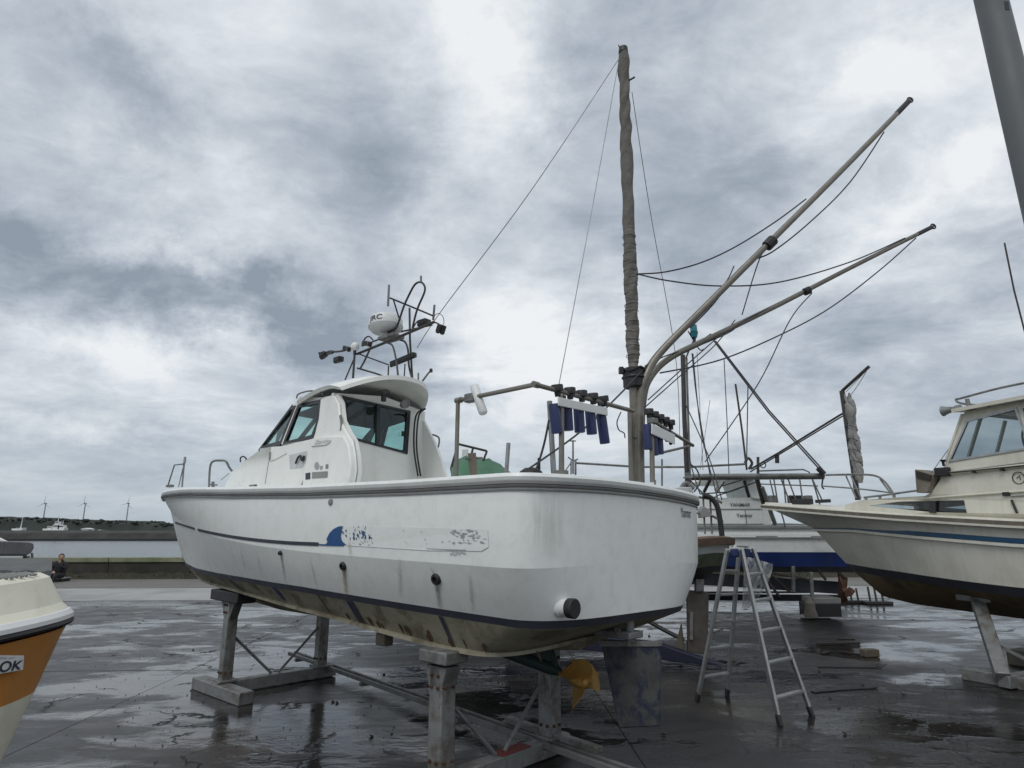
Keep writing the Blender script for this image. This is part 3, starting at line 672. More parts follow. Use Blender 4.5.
# rudder with its stock and quadrant
rd = [F1.at(px, py, 1, 0) for px, py in ((602, 643), (658, 645), (661, 660), (660, 726), (620, 728), (612, 690))]
rdm = MB(); rdm.slab([F1.w(q.x, .022, q.z) for q in rd], F1.p * -.044); rudder = rdm.build('rudder', 'rudder', boat, bevel=.012)
MB().slab([F1.w(q.x, .03, q.z) for q in [F1.at(a, b, 1, 0) for a, b in ((600, 640), (660, 642), (660, 646), (602, 646))]], F1.p * -.06).build('rudder_plate', 'galvd', rudder, smooth=False)
rc = F1.at(630, 643, 1, 0)
tube('rudder_stock', [F1.w(rc.x, 0, rc.z - .02), F1.w(rc.x, 0, 1.2)], .035, 'galvd', boat, 12)
MB().box(F1.w(rc.x + .1, 0, rc.z + .06), F1.a * .16, F1.p * .10, F1.k * .025).build('rudder_bracket', 'galvd', boat, bevel=.01)
for dx, dy in ((.22, .07), (.16, -.08), (.03, .09)):
    tube('hanger_bolt', smoothpath([F1.w(rc.x + dx, dy, rc.z + .05), F1.w(rc.x + dx + .04, dy, rc.z + .1), F1.w(rc.x + dx, dy, 1.08)], 4), .014, 'galvd', boat)
# ------------------------------------------------------------------ wheelhouse
def wy(x, z): return (.87 - .10 * (z - 2.2)) - .24 * min(max(0, (x - 4.2) / 1.2), 1.0)
def wys(x, z): return .52 - .06 * (z - 2.2)      # the starboard wall stands further in, beside a wide side deck
def wp(px, py): q = F1.on(px, py, wy); return (q.x, q.z)
M['shade_lining'] = mat('cabin_shade_lining', (.055, .06, .06), .8, var=.1)  # near-black colour standing in for the dimness inside the cabin
def wside(sgn, t0=0.0, t1=.035):
    return lambda a, b, s: F1.w(a, sgn * ((wy if sgn > 0 else wys)(a, b) + (t0 if s == 0 else -t1)), b)
foot = wp(221, 487); foot = (foot[0], 2.20)
prof = [foot, wp(232, 473), wp(246, 460), wp(259, 450.5), wp(293, 405), wp(300, 397)]
top = [wp(322, 397.5), wp(338, 394)]
rear = [wp(342, 402), wp(344, 420), wp(350, 432), wp(355, 440), wp(358, 455), wp(359, 470)]; rear.append((rear[-1][0], 2.12))
outer = prof + top + rear + [(foot[0], 2.12)]
pane1 = [wp(261.5, 447.5), wp(292.5, 407), wp(295.5, 406.5), wp(280.5, 444)]
pane2 = [wp(284, 443.2), wp(298.5, 405.5), wp(320.5, 400.5), wp(319.5, 420), wp(313, 437), wp(310, 438.5)]
house = MB().holed([outer, pane1, pane2], wside(1)).build('wheelhouse', 'gel2', boat, ang=30)
# starboard wall: same outline, its after edge further forward
def sx_(pts): return [(max(a, 2.78) if i >= 0 else a, b) for i, (a, b) in enumerate(pts)]
srear = []
for (px, py) in ((421, 412), (427, 424), (436, 442), (443, 460), (448, 478)):
    q = F1.on(px, py, lambda x, z: -wys(x, z)); srear.append((q.x, q.z))
srear.append((srear[-1][0] - .05, 2.12))
outer_s = prof + [top[0], (max(top[1][0], srear[0][0]), top[1][1])] + srear + [(foot[0], 2.12)]
MB().holed([outer_s, pane1, pane2], wside(-1)).build('wheelhouse_wall', 'gel2', boat, ang=30)
def across(a, b, name, m, n=8, off=0.0, crown=.05):
    rows = []
    for (x, z) in (a, b):
        y = wy(x, z); y2 = -wys(x, z); rows.append([F1.w(x + crown * (1 - (1 - 2 * k / n) ** 2) + off, y + (y2 - y) * k / n, z + .03 * (1 - (1 - 2 * k / n) ** 2)) for k in range(n + 1)])
    return MB().grid(rows).build(name, m, boat)
for i in range(3): across(prof[i], prof[i + 1], 'trunk_front', 'gel2')
across(prof[3], prof[4], 'windscreen', 'glass')
for sgn in (-1, -.33, .33, 1):
    a, b = prof[3], prof[4]; ya, yb = [(wy(*c) + (-wys(*c) - wy(*c)) * (1 - sgn) / 2) * .97 for c in (a, b)]; cr = lambda s_: .05 * (1 - s_ * s_) + .01
    MB().beam(F1.w(a[0] + cr(sgn), ya, a[1] + .03 * (1 - sgn * sgn)), F1.w(b[0] + cr(sgn), yb, b[1] + .03 * (1 - sgn * sgn)), .05, .03, F1.a).build('windscreen_post', 'blackp', boat, bevel=.004)
across(prof[4], prof[5], 'windscreen_head', 'gel2')
# added near-black panels on walls, roof and sole: cabin shade put into colour
def clipx(lp, x0):      # keep the part of an outline forward of x0
    out_ = []
    for i, (a, b) in enumerate(lp):
        c, d = lp[(i + 1) % len(lp)]
        if a >= x0: out_.append((a, b))
        if (a >= x0) != (c >= x0): t = (x0 - a) / (c - a); out_.append((x0, b + (d - b) * t))
    return out_
for sgn in (1, -1):
    MB().holed([[(-a, b) for a, b in clipx([(-a, b) for a, b in clipx(outer, 3.07)], -4.15)], [(min(a, 4.12), b) for a, b in pane1], pane2], wside(sgn, -.037, .047)).build('wall_shade_lining', 'shade_lining', boat, smooth=False)
MB().slab([F1.w(3.06, .74, 3.13), F1.w(prof[4][0] + .02, .74, 3.06), F1.w(prof[4][0] + .02, -.45, 3.06), F1.w(3.06, -.42, 3.13)], F1.k * .015).build('shade_headlining', 'shade_lining', boat, smooth=False)
MB().slab([F1.w(3.06, .78, 2.15), F1.w(5.0, .58, 2.15), F1.w(5.0, -.45, 2.15), F1.w(3.06, -.46, 2.15)], F1.k * .015).build('cabin_sole', 'shade_lining', boat, smooth=False)
# side window frames and panes
def ring2(loop, wd, fn, t0):
    cx = sum(a for a, b in loop) / len(loop); cz = sum(b for a, b in loop) / len(loop); outl = []; inl = []
    for i, (a, b) in enumerate(loop):
        d = math.hypot(a - cx, b - cz); k = wd / max(d, .01) * 1.3; outl.append((a + (a - cx) * k * .4, b + (b - cz) * k * .4)); inl.append((a - (a - cx) * k, b - (b - cz) * k))
    return outl, inl
for sgn in (1, -1):
    for lp in (pane1, pane2):
        o_, i_ = ring2(lp, .030, None, 0)
        fr = MB().holed([o_, i_], wside(sgn, .008, .02)).build('window_frame', 'blackp', boat, ang=30)
        MB().holed([lp], lambda a, b, s, g=sgn: F1.w(a, g * ((wy if g > 0 else wys)(a, b) - .008 - .006 * s), b)).build('pane', 'glass', fr, smooth=False)
# after fairing, door outline, grip recess, handle
fair = [wp(323, 400), wp(337, 396), wp(341.5, 404), wp(343, 421), wp(349, 432), wp(355, 441), wp(357.5, 455), wp(358.5, 470)]
fair += [(fair[-1][0], 2.13)]; q0 = wp(309, 482); fair += [(q0[0], 2.13), wp(311, 468), wp(315, 444), wp(321, 420)]
MB().holed([fair], lambda a, b, s: F1.w(a, wy(a, b) + (.035 - .03 * s), b)).build('after_fairing', 'gel2', boat, bevel=.02)
bulge = [wp(317, 440), wp(330, 437.5), wp(344, 437), wp(351, 438), wp(355.5, 446), wp(357.5, 458), wp(358, 470)]; bulge += [(bulge[-1][0], 2.14)]; q0 = wp(311, 480); bulge += [(q0[0], 2.14), wp(313, 462)]
MB().holed([bulge], lambda a, b, s: F1.w(a, wy(a, b) + (.085 - .06 * s), b)).build('lower_fairing', 'gel2', boat, bevel=.03)
def wline(pts, r_, name, m, off=.0, parent=None):
    P_ = []
    for px, py in pts: a, b = wp(px, py); P_.append(F1.w(a, wy(a, b) + off, b))
    return MB().tube(smoothpath(P_, 6) if len(P_) > 2 else P_, r_, 6).build(name, m, parent or boat)
doorl = [wp(272, 447), wp(281, 446.5), wp(313, 439), wp(311, 462), wp(306, 482)]; doorl += [(doorl[-1][0], 2.16), (wp(268, 480)[0], 2.16)]
door = MB().holed([doorl], lambda a, b, s: F1.w(a, wy(a, b) + (.010 - .008 * s), b)).build('door', 'gel2', boat, bevel=.004)
wline([(322.5, 399), (321.5, 418), (316, 438), (311, 446), (311, 462), (306, 478), (303, 485)], .010, 'door_seal', 'rail', .012)
wline([(271, 452), (270, 460), (266, 484)], .004, 'door_gap', 'rail', .012)
wline([(271, 461), (278, 458.5), (288, 453)], .008, 'door_moulding', 'gel2', .014, door)
rec = [wp(290, 455.5), wp(308, 451), wp(309, 460), wp(303, 468), wp(291, 469)]
MB().holed([rec], lambda a, b, s: F1.w(a, wy(a, b) + .013 - .002 * s, b)).build('handle_recess', 'inkgrey' if False else 'gelold', door, bevel=.002)
wline([(298.5, 464), (301, 458), (303, 456.5)], .012, 'door_handle', 'black', .035, door); wline([(303, 456), (305.5, 460.5), (307, 456)], .014, 'door_latch', 'black', .035, door)
wline([(271.5, 452.5), (271, 460)], .012, 'door_hinge', 'rail', .018, door)
wline([(299, 399), (301, 394.5), (312, 391.5), (323, 392.5), (325, 395)], .009, 'grab_rail', 'galvd', .03)
wline([(343, 416), (344, 425), (343.5, 431)], .014, 'grab_handle', 'galvd', .03)
# stickers and script on the fairing
def fpt(px, py, off): a, b = wp(px, py); return F1.w(a, wy(a, b) + off, b)
def fpatch(pts, name, m, off=.089):
    P_ = [fpt(a, b, off) for a, b in pts]; return MB().add(P_, [tuple(range(len(P_)))]).build(name, m, boat, smooth=False)
fpatch([(313.2, 474), (318, 473.2), (318, 479.8), (313.2, 480.4)], 'square_sticker', 'ink'); fpatch([(319.8, 473), (335.5, 472), (335.2, 478.3), (319.6, 479.3)], 'plate_sticker', 'rail')
def circ(px, py, rx, ry, n=16): return [(px + rx * math.cos(2 * math.pi * k / n), py + ry * math.sin(2 * math.pi * k / n)) for k in range(n)]
fpatch(circ(324.5, 466.8, 2.4, 3.9), 'oval_sticker', 'inkgrey'); fpatch([(327.5, 467), (330.5, 466.5), (330, 470), (327.8, 470.4)], 'small_sticker', 'inkgrey'); fpatch([(333.3, 465.3), (336, 465), (336, 469.3), (333.3, 469.6)], 'small_sticker', 'rail')
def txt(body, p0, p1, hpx, name, m, off, shear=0.0, bold=0.0, wd=None):
    a0 = Vector((*wp(*p0), 0)); a1 = Vector((*wp(*p1), 0)); hz_ = abs(wp(p0[0], p0[1] - hpx)[1] - a0.y); n_ = wd or len(body) * .55
    def fn(u, v):
        t = u / n_; x = a0.x + (a1.x - a0.x) * t; z = a0.y + (a1.y - a0.y) * t + v * hz_ / .7
        return F1.w(x, wy(x, z) + off, z)
    return textmesh(body, fn, name, m, boat, 1.0, shear, bold)
txt('Zarco', (322, 445.5), (338, 443), 3.6, 'model_script', 'inkgrey', .093, .25, .0)
wline([(319.5, 447.4), (333, 446), (337, 444), (338.8, 441.5)], .0035, 'script_underline', 'inkgrey', .092)
# after bulkhead with sliding window
XB = 3.02
def bp(px, py): q = F1.at(px, py, 0, XB); return (q.y, q.z)
bw = [bp(342.5, 396.5), bp(409, 411.5), bp(406, 453.5), bp(352, 438)]
bw[0] = (min(bw[0][0], .70), bw[0][1]); bw[3] = (.62, bw[3][1])
bo = [(.80, 2.12), (.80, 3.19), (.15, 3.27), (-.46, 3.19), (-.50, 2.12)]
MB().holed([bo, bw], lambda a, b, s: F1.w(XB + .03 * s, a, b)).build('aft_bulkhead', 'gel2', boat, ang=30)
ins = lambda lp, k: [(a + (sum(p[0] for p in lp) / 4 - a) * k, b + (sum(p[1] for p in lp) / 4 - b) * k) for a, b in lp]
MB().holed([[(.775, 2.15), (.775, 3.185), (.15, 3.255), (-.45, 3.18), (-.48, 2.15)], bw], lambda a, b, s: F1.w(XB + .036 + .006 * s, a, b)).build('bulkhead_shade_lining', 'shade_lining', boat, smooth=False)  # added dark panel, interior shade as colour on the bulkhead's inner face
awf = MB().holed([ins(bw, -.03), ins(bw, .085)], lambda a, b, s: F1.w(XB - .015 + .03 * s, a, b)).build('aft_window_frame', 'blackp', boat, ang=30)
MB().holed([ins(bw, .02)], lambda a, b, s: F1.w(XB + .004 + .006 * s, a, b)).build('pane', 'glass', awf, smooth=False)
m0, m1 = [(bw[0][i] + bw[1][i]) / 2 for i in (0, 1)], [(bw[3][i] + bw[2][i]) / 2 for i in (0, 1)]
MB().beam(F1.w(XB - .01, m0[0], m0[1]), F1.w(XB - .01, m1[0], m1[1]), .045, .03, F1.a).build('mullion', 'blackp', awf)
lt = bp(401, 434); MB().box(F1.w(XB - .03, *lt), F1.a * .012, F1.p * .012, F1.k * .03).build('window_latch', 'black', awf, bevel=.005)
# cabin inside: floor, seat, wheel console so that the panes show something behind
MB().box(F1.w(3.6, 0, 2.35), F1.a * .30, F1.p * .5, F1.k * .13).build('helm_console', 'seatgrey', boat, bevel=.03)
MB().box(F1.w(3.35, .45, 2.40), F1.a * .10, F1.p * .14, F1.k * .24).build('helm_seat', 'seatgrey', boat, bevel=.05)
# roof: crowned hood with rounded after corners
def roofpt(u, v, dz=0.0, sh=1.0):
    uu = u * sh; xr = 2.52 + .34 * abs(uu) ** 2.6 + .26 * max(0, -uu) ** 2; xf = prof[5][0] + .03 - .10 * abs(uu) ** 3
    x = xf + (xr - xf) * v; base_z = prof[5][1] + .0
    z = base_z + .03 + (.15 * math.sin(min(v * 1.25, 1) * math.pi / 2)) - .03 * max(0, v - .8) * 5 - (.10 + .08 * v) * abs(uu) ** 2.3
    return F1.w(x, .175 + uu * .665, z + dz)
NU, NV = 24, 16
rows = [[roofpt(-1 + 2 * i / NU, j / NV) for i in range(NU + 1)] for j in range(NV + 1)]
rows2 = [[roofpt(-1 + 2 * i / NU, j / NV, -.045, .97) for i in range(NU + 1)] for j in range(NV + 1)]
rb = MB().grid(rows).grid(rows2)
edge = lambda rr: rr[0] + [r[-1] for r in rr[1:]] + rr[-1][::-1][1:] + [r[0] for r in rr[::-1][1:-1]]
rb.grid([edge(rows), edge(rows2)], closed_u=True); rb.build('roof', 'gel2', boat, ang=50)
# under the hood: work lamp, horn, wires
lp1 = F1.at(404, 404.5, 0, 2.74); lp1 = F1.w(2.74, lp1.y, lp1.z)
MB().lathe(lp1, -F1.a + F1.p * .3, [(-.05, .03), (0, .045), (.05, .05), (.055, .040), (.04, .03)], 18).build('work_lamp', 'galvd', boat)
hp = F1.at(384, 393, 0, 2.68); hp = Vector((2.68, hp.y, hp.z))
hpw = F1.w(*hp)
MB().tube([hpw + Vector((.06 * math.cos(a * .5) * 1, 0, .035 * math.sin(a * .5))) for a in range(13)], .006, 6).build('cable_coil', 'black', boat)
MB().box(F1.w(2.68, hp.y, hp.z - .05), F1.a * .02, F1.p * .02, F1.k * .04).build('lamp_bracket', 'black', boat)
wa = F1.at(415, 412, 0, 2.95); wb = F1.at(418, 476, 0, 2.95)
for o_ in (0, .04): tube('roof_cable', smoothpath([F1.w(2.75, wa.y + .02, wa.z + .01), F1.w(2.93, wa.y - o_, wa.z - .05), F1.w(2.95, wa.y - .01 - o_, wa.z - .4), F1.w(2.95, wb.y - o_, wb.z)], 6), .010, 'black', boat, 6)
q1, q2, q3 = [F1.on(px, py, lambda x, z: -wys(x, z)) for px, py in ((430, 434), (435, 437), (434, 447))]
MB().tube(smoothpath([F1.w(q.x, q.y - o_, q.z) for q, o_ in ((q1, .0), (q2, .06), (q3, .06), (q3, .0))], 5), .010, 8).build('grab_handle', 'galvd', boat)
# ------------------------------------------------------------------ radar arch on the wheelhouse roof
def A(px, py, y): return F1.at(px, py, 1, y)
def Wp(px, py, y): q = A(px, py, y); return F1.w(*q)
def bar(pts, r_, name='arch_bar', m='pipe', parent=None, sm=False):
    P_ = [Wp(*p) for p in pts]; return tube(name, smoothpath(P_, 6) if sm else P_, r_, m, parent or boat, 8)
arch = MB().tube([Wp(357, 354, .10), Wp(394, 339, .10), Wp(434, 322, .10)], .016, 10).build('radar_arch', 'pipe', boat)
for pts, r_ in (([(409.5, 308, -.25), (410, 340, -.25), (412.5, 382, -.25)], .013), ([(354.7, 353, .15), (353, 378, .15)], .014), ([(353.5, 360, .15), (345, 380, .15)], .009),
                ([(390, 298, .30), (412, 307, .0), (433.5, 316, -.25)], .010), ([(393.5, 300, .25), (399, 318, .15)], .009),
                ([(357, 368, .2), (376, 373.5, .0), (396, 381, -.1)], .011), ([(370, 349, .1), (364, 362, .1), (360, 369, .2)], .012), ([(359, 354, .1), (389, 365, -.15)], .008),
                ([(362, 346, -.15), (395, 333, -.2), (432, 325, -.2)], .011), ([(388.5, 366, 0), (388, 380, 0)], .009), ([(405, 364, -.1), (404, 380, -.1)], .008)):
    bar(pts, r_, parent=arch)
bar([(412.5, 328, .0), (417, 310, .0), (424.5, 292, .0), (424, 285, .0), (420, 282, .0), (415, 284.5, .0), (410.5, 292, .0), (404, 306, .0), (397.5, 325, .0), (393.5, 330, .0), (388, 332.5, .0)], .012, sm=True, parent=arch)
bar([(387.5, 343, .15), (392, 345, .15), (394.5, 352, .15), (397, 366, .15), (398.5, 382, .15)], .011, sm=True, parent=arch)
bar([(400, 340, -.2), (405, 342, -.2), (408, 350, -.2), (409, 366, -.2), (413, 382, -.2)], .012, sm=True, parent=arch)
bar([(362, 345, .1), (365, 338.5, .1), (369, 336.5, .1), (373, 340, .1)], .009, sm=True, parent=arch)
for pts, r_ in (([(421, 276, 0), (421, 283, 0)], .012), ([(389, 285, .3), (388, 306, .3)], .013), ([(434.5, 305, -.25), (433.2, 320, -.25)], .013)): bar(pts, r_, 'antenna_stub', 'galvd')
bar([(431, 370.5, -.3), (428.5, 373, -.3), (422.5, 381, -.3)], .011, 'antenna_stub', 'galvd'); bar([(418.3, 373, -.2), (418.3, 381, -.2)], .010, 'antenna_stub', 'galvd'); MB().lathe(Wp(431, 370.5, -.3), (0, 0, 1), [(-.02, .02), (.02, .018)], 10).build('antenna_tip', 'black', boat)
# radome
rc_ = Wp(385.5, 334, .0); up = (F1.k + F1.a * .10 - F1.p * .02).normalized()
rr_ = .205
dome = MB().lathe(rc_ , up, [(.015, rr_ * .60), (.035, rr_ * .82), (.070, rr_ * .98), (.082, rr_), (.175, rr_ * .975), (.200, rr_ * .92), (.208, rr_ * .75), (.212, .02)], 40).build('radar_dome', 'sheer', boat, ang=40)
MB().lathe(rc_ + up * .076, up, [(0, rr_ * 1.004), (.012, rr_ * 1.010), (.016, rr_ * 1.0)], 40).build('dome_seam', 'gelold', dome)
# lettering wrapped round the dome
vd = (CAM - rc_); vd = (vd - up * vd.dot(up)).normalized(); rt = up.cross(vd) * 1.0
def domept(u, v):
    a = (u * .115 - .215) / rr_ ; rad = rr_ * 1.006
    return rc_ + up * (.110 + v * .085) + (vd * math.cos(a) + rt * math.sin(a)) * rad
textmesh('JRC', domept, 'maker_name', 'ink', dome, 1.0, 0, .015)
MB().box(Wp(391, 338, 0), F1.a * .14, F1.p * .09, F1.k * .02).build('radar_mount', 'galvd', boat, bevel=.006)
gd = Wp(355, 347.5, .15)
MB().lathe(gd - Vector((0, 0, .04)), (0, 0, 1), [(0, .025), (.02, .045), (.05, .052), (.08, .045), (.10, .025), (.105, .005)], 20).build('gps_dome', 'sheer', boat); MB().lathe(gd - Vector((0, 0, .09)), (0, 0, 1), [(0, .018), (.05, .018)], 10).build('gps_stem', 'blackp', boat)
bar([(319, 353, .15), (330, 352, .15), (342, 351, .15), (357, 346, .12)], .013, 'side_arm', 'pipe', sm=True)
def lampbox(px, py, y, wx, hx, dz, name, m='blackp', tilt=0.0, ax_=None):
    c = Wp(px, py, y); a = ax_ or F1.a; k = F1.k; u = (a * math.cos(tilt) + k * math.sin(tilt)); v = (k * math.cos(tilt) - a * math.sin(tilt))
    wx, hx, dz = wx * 1.25, hx * 1.3, dz * 1.2
    o = MB().box(c, u * wx, F1.p * dz, v * hx).build(name, m, boat, bevel=.008); MB().box(c + F1.p * dz, u * wx * .8, F1.p * .004, v * hx * .75).build('lens', 'black', o)
    for e_ in (-1, 1): MB().box(c + u * wx * 1.02 * e_ - v * hx * .3, u * .004, F1.p * dz * .5, v * hx * .9).build('yoke', 'pipe', o)
    return o
lampbox(323.5, 355, .15, .040, .024, .03, 'floodlight', tilt=-.3); lampbox(338.5, 359.5, .2, .052, .024, .03, 'floodlight')
lampbox(347, 348.5, .15, .036, .022, .03, 'small_lamp', 'galvd', .35); lampbox(367, 343.5, .1, .050, .022, .03, 'small_lamp', 'galvd', .3); lampbox(424, 323, -.1, .055, .028, .04, 'small_lamp', 'blackp'); lampbox(441, 329, -.2, .030, .038, .035, 'floodlight', tilt=.4); lampbox(330, 352.5, .15, .045, .016, .02, 'lamp_bracket', 'galvd')
lampbox(403, 359.5, -.1, .170, .022, .025, 'light_bar', 'blackp', -.10); lampbox(405, 380, -.1, .045, .022, .03, 'deck_lamp', 'galvd')
bar([(434, 322, -.2), (438, 323.5, -.2), (441, 326, -.2)], .009); bar([(434, 316, -.25), (438, 313.5, -.25), (442.5, 316, -.25), (444, 322, -.25), (442, 327, -.2)], .004, 'cable_loop', 'rope', sm=True)
bar([(412, 330, -.1), (418, 321, -.1), (428, 320, -.1)], .008, 'cable_loop', 'rope', sm=True)
# ------------------------------------------------------------------ bow rails and foredeck fittings
def B_(px, py, y): return Wp(px, py, y)
bar([(167.5, 487, .15), (174.5, 465, .15), (184, 464, .2)], .011, 'bow_rail', 'galvd'); bar([(184.6, 458, .2), (183.5, 470, .2), (182, 487, .2)], .014, 'bow_post', 'galvd'); bar([(183, 468, .2), (178.5, 487, .2)], .008, 'bow_rail', 'galvd')
bar([(185.2, 457, .2), (184.6, 463, .2)], .020, 'bow_post_cap', 'rail')
MB().box(Wp(170, 486, .15), F1.a * .07, F1.p * .04, F1.k * .02).build('bow_chock', 'galvd', boat, bevel=.005)
bar([(209, 487, .55), (210, 468, .55), (213, 461.5, .55), (221, 460.5, .55), (226, 461.5, .55), (229, 467, .5), (232, 471, .45)], .015, 'foredeck_hoop', 'galvd', sm=True)
bar([(213, 487, .5), (213, 482, .5)], .022, 'bollard', 'galvd'); bar([(210.5, 484.5, .5), (217, 485, .5)], .010, 'bollard_pin', 'galvd'); bar([(221, 480, .3), (229, 473.5, .3)], .005, 'stay_rod', 'wire')
bar([(240.5, 462, .3), (240.5, 458, .3), (243.5, 456.5, .3), (246.3, 459, .3), (245, 462.5, .3)], .010, 'search_lamp_ring', 'black', sm=True)
bar([(250, 486, .9), (256, 485.5, .9)], .014, 'deck_cleat', 'galvd')
# ------------------------------------------------------------------ stern gantry with rod holders and mast
def S(px, py, x): q = F1.at(px, py, 0, x); return F1.w(*q)
gA, gC, gM = Wp(458, 400.5, 1.05), S(535, 384.5, .08), S(633, 411, .08)
gan = MB().tube([gA, gC, gM], .018, 12).build('stern_gantry', 'steel', boat)
tube('gantry_post', [gA + Vector((0, 0, .0)), Wp(456, 478, 1.05)], .017, 'steel', gan, 12)
tube('gantry_post', [S(561.5, 395, .06), S(561.5, 478, .06)], .020, 'steel', gan, 12)
MB().lathe(S(561.5, 478, .06), (0, 0, 1), [(0, .05), (.05, .05), (.055, .03)], 14).build('post_flange', 'steel', gan)
MB().lathe(gA, (gC - gA), [(-.02, .024), (.04, .024)], 12).build('elbow_joint', 'steel', gan); MB().lathe(gC, (gM - gC), [(-.02, .023), (.035, .023)], 12).build('elbow_joint', 'steel', gan)
# white floodlight tube at the gantry elbow
fl0, fl1 = Wp(474, 385.5, 1.05), Wp(483.5, 413.5, 1.05)
MB().lathe(fl0, fl1 - fl0, [(0, .028), (.01, .034), ((fl1 - fl0).length - .01, .034), ((fl1 - fl0).length, .028)], 16).build('horn_loudhailer', 'sheer', boat)
MB().box(Wp(471, 398, 1.05), F1.a * .05, F1.p * .03, F1.k * .035).build('loudhailer_bracket', 'galvd', boat, bevel=.01)
def rodrack(name_root, pA, pB, n, hgt, plate_drop, tube_r, tlen, tilt_dir, lab=None, tubes=5):
    pA, pB = Vector(pA), Vector(pB); d = (pB - pA)
    rk = MB(); nrm = d.normalized().cross(Vector((0, 0, 1))).normalized()
    rk.beam(pA - Vector((0, 0, plate_drop)), pB - Vector((0, 0, plate_drop)), .012, hgt); rk = rk.build('rod_rack', 'sheer', boat, bevel=.004)
    for k in range(tubes):
        t = (k + .1) / (tubes - .8) if tubes > 1 else .5; c = pA + d * t; ln = tlen[k]; td = Vector((0, 0, -1)) + tilt_dir[k]
        td.normalize(); off = nrm * (-.05)
        h = MB().lathe(c + off + Vector((0, 0, -.055 if ln > .2 else -.03)), td, [(0, tube_r * .9), (.01, tube_r), (ln, tube_r * .98), (ln + .005, tube_r * .8)], 16).build('rod_holder', 'bluetube', rk)
        MB().lathe(c + off + d.normalized() * .05 + Vector((0, 0, .02)) - td * .07, td, [(-.002, tube_r * 1.0), (.004, tube_r * 1.1), (.044, tube_r * 1.1), (.048, tube_r * .6), (.085, tube_r * .55)], 16).build('holder_cap', 'black', rk)
    for t in (.14, .86): c = pA + d * t - Vector((0, 0, plate_drop)); MB().box(c + nrm * -.012 + Vector((0, 0, .01)), d.normalized() * .010, nrm * .012, (0, 0, hgt * .75)).build('rack_bracket', 'black', rk, bevel=.003)
    return rk
xr = .08
dR = (gM - gC).normalized()
P1a = S(561, 404, xr); P1b = S(609, 417, xr)
rodtd = [dR * .16, dR * .08, dR * .06, dR * .10, dR * .20]
rodrack('rod_rack', S(558, 395, xr - .05), S(607, 406, xr - .05), 5, .062, .046, .041, [.21, .20, .20, .20, .235], rodtd)
# drop the blue tubes: they hang lower than the plate
# second rack to starboard
g2a, g2b = S(653, 421, .0), S(693, 445.5, .0)
gan2 = tube('rack_bar', [g2a, g2b], .016, 'steel', boat, 12)
tube('rack_bar', [S(652, 455, .05), S(690, 446, .05)], .012, 'steel', boat); tube('rack_post', [S(651.5, 421, 0), S(652.5, 482, 0)], .021, 'steel', boat, 12)
MB().beam(S(650, 420.5, 0), S(655, 421.5, 0), .07, .05).build('rack_bracket', 'galv', boat, bevel=.008)
rodrack('rod_rack', S(651, 417, -.03), S(674, 428.5, -.03), 5, .09, .10, .038, [.21, .24, .21, .08, .08], [dR * .04] * 5)
tube('cable_end', smoothpath([S(621, 412, .05), S(617, 422, .05), S(619, 430, .05), S(624, 433, .05), S(625, 438, .05)], 5), .005, 'black', boat, 6)
# mast: bare foot, dark collar, canvas-wrapped top
mY0 = F1.w(.25, -.50, 0).y
mb0 = ony(637, 484, mY0); mt0 = ony(623.3, 52, mY0 + .05)
mast = MB().tube([mb0 - Vector((0, 0, .45)), mb0, mb0.lerp(mt0, .5), mt0], [.046, .046, .042, .036], 16).build('mast', 'steel', boat)
ax_m = (mt0 - mb0).normalized()
def mp(py): t = (484 - py) / (484 - 52); return mb0.lerp(mt0, t)     # approx by picture height; refined below
def mpt(py):
    lo, hi = 0.0, 1.1
    for _ in range(40):
        md = (lo + hi) / 2; P_ = mb0.lerp(mt0, md) - CAM; fw = P_.y * CT + P_.z * ST; upv = -P_.y * ST + P_.z * CT
        if 384 - FOC * upv / fw > py: lo = md
        else: hi = md
    return mb0.lerp(mt0, (lo + hi) / 2)
pa, pb = mpt(363), mpt(50); L_ = (pb - pa).length; u0 = ax_m.orthogonal().normalized(); v0_ = ax_m.cross(u0)
rows = []; rw = random.Random(5); NR = 420; NS_ = 30; wob = [rw.uniform(-1, 1) for _ in range(400)]
for i in range(NR + 1):
    t = i / NR; c = pa.lerp(pb, t); row = []; zz = t * L_
    for k in range(NS_):
        a = 2 * math.pi * k / NS_
        lead = a - zz * (15.0 if t > .38 else 0) ; wrap = (lead / (2 * math.pi)) % 1.0
        fold = .008 * (abs(wrap - .5) * 2) ** 2 + .006 * math.sin(3 * a - zz * 24) * (.5 + .5 * math.sin(zz * 3))
        lash = -.0045 * max(0, math.sin(zz * 60 + .6 * math.sin(a) + math.sin(zz * 9) * 2)) ** 6 if t < .40 else 0
        r_ = (.060 - .010 * t) + fold + lash + .004 * math.sin(zz * 5.3 + wob[2] * 5) + .003 * math.sin(a * 2 + zz * 11)
        r_ *= .72 + .28 * min(1, (1 - t) * 25) if t > .96 else (.8 + .2 * min(1, t * 25))
        row.append(c + (u0 * math.cos(a) + v0_ * math.sin(a)) * r_)
    rows.append(row)
MB().grid(rows, closed_u=True).build('canvas_wrap', 'canvas', mast, ang=60)
tie = MB()
for i in range(15):
    t = .02 + i * .025 + rw.uniform(-.005, .005); c = pa.lerp(pb, t); tilt = rw.uniform(-.3, .3)
    tie.tube([c + (u0 * math.cos(a * math.pi / 8) + v0_ * math.sin(a * math.pi / 8)) * .063 + ax_m * tilt * .06 * math.sin(a * math.pi / 8) for a in range(17)], .0030, 5)
tie.build('lashing', 'canvasg', mast, kind='stuff')
MB().lathe(mpt(388), ax_m, [(0, .085), (.01, .095), (.17, .097), (.18, .085)], 20).build('mast_collar', 'black', mast)
cc = mpt(378)
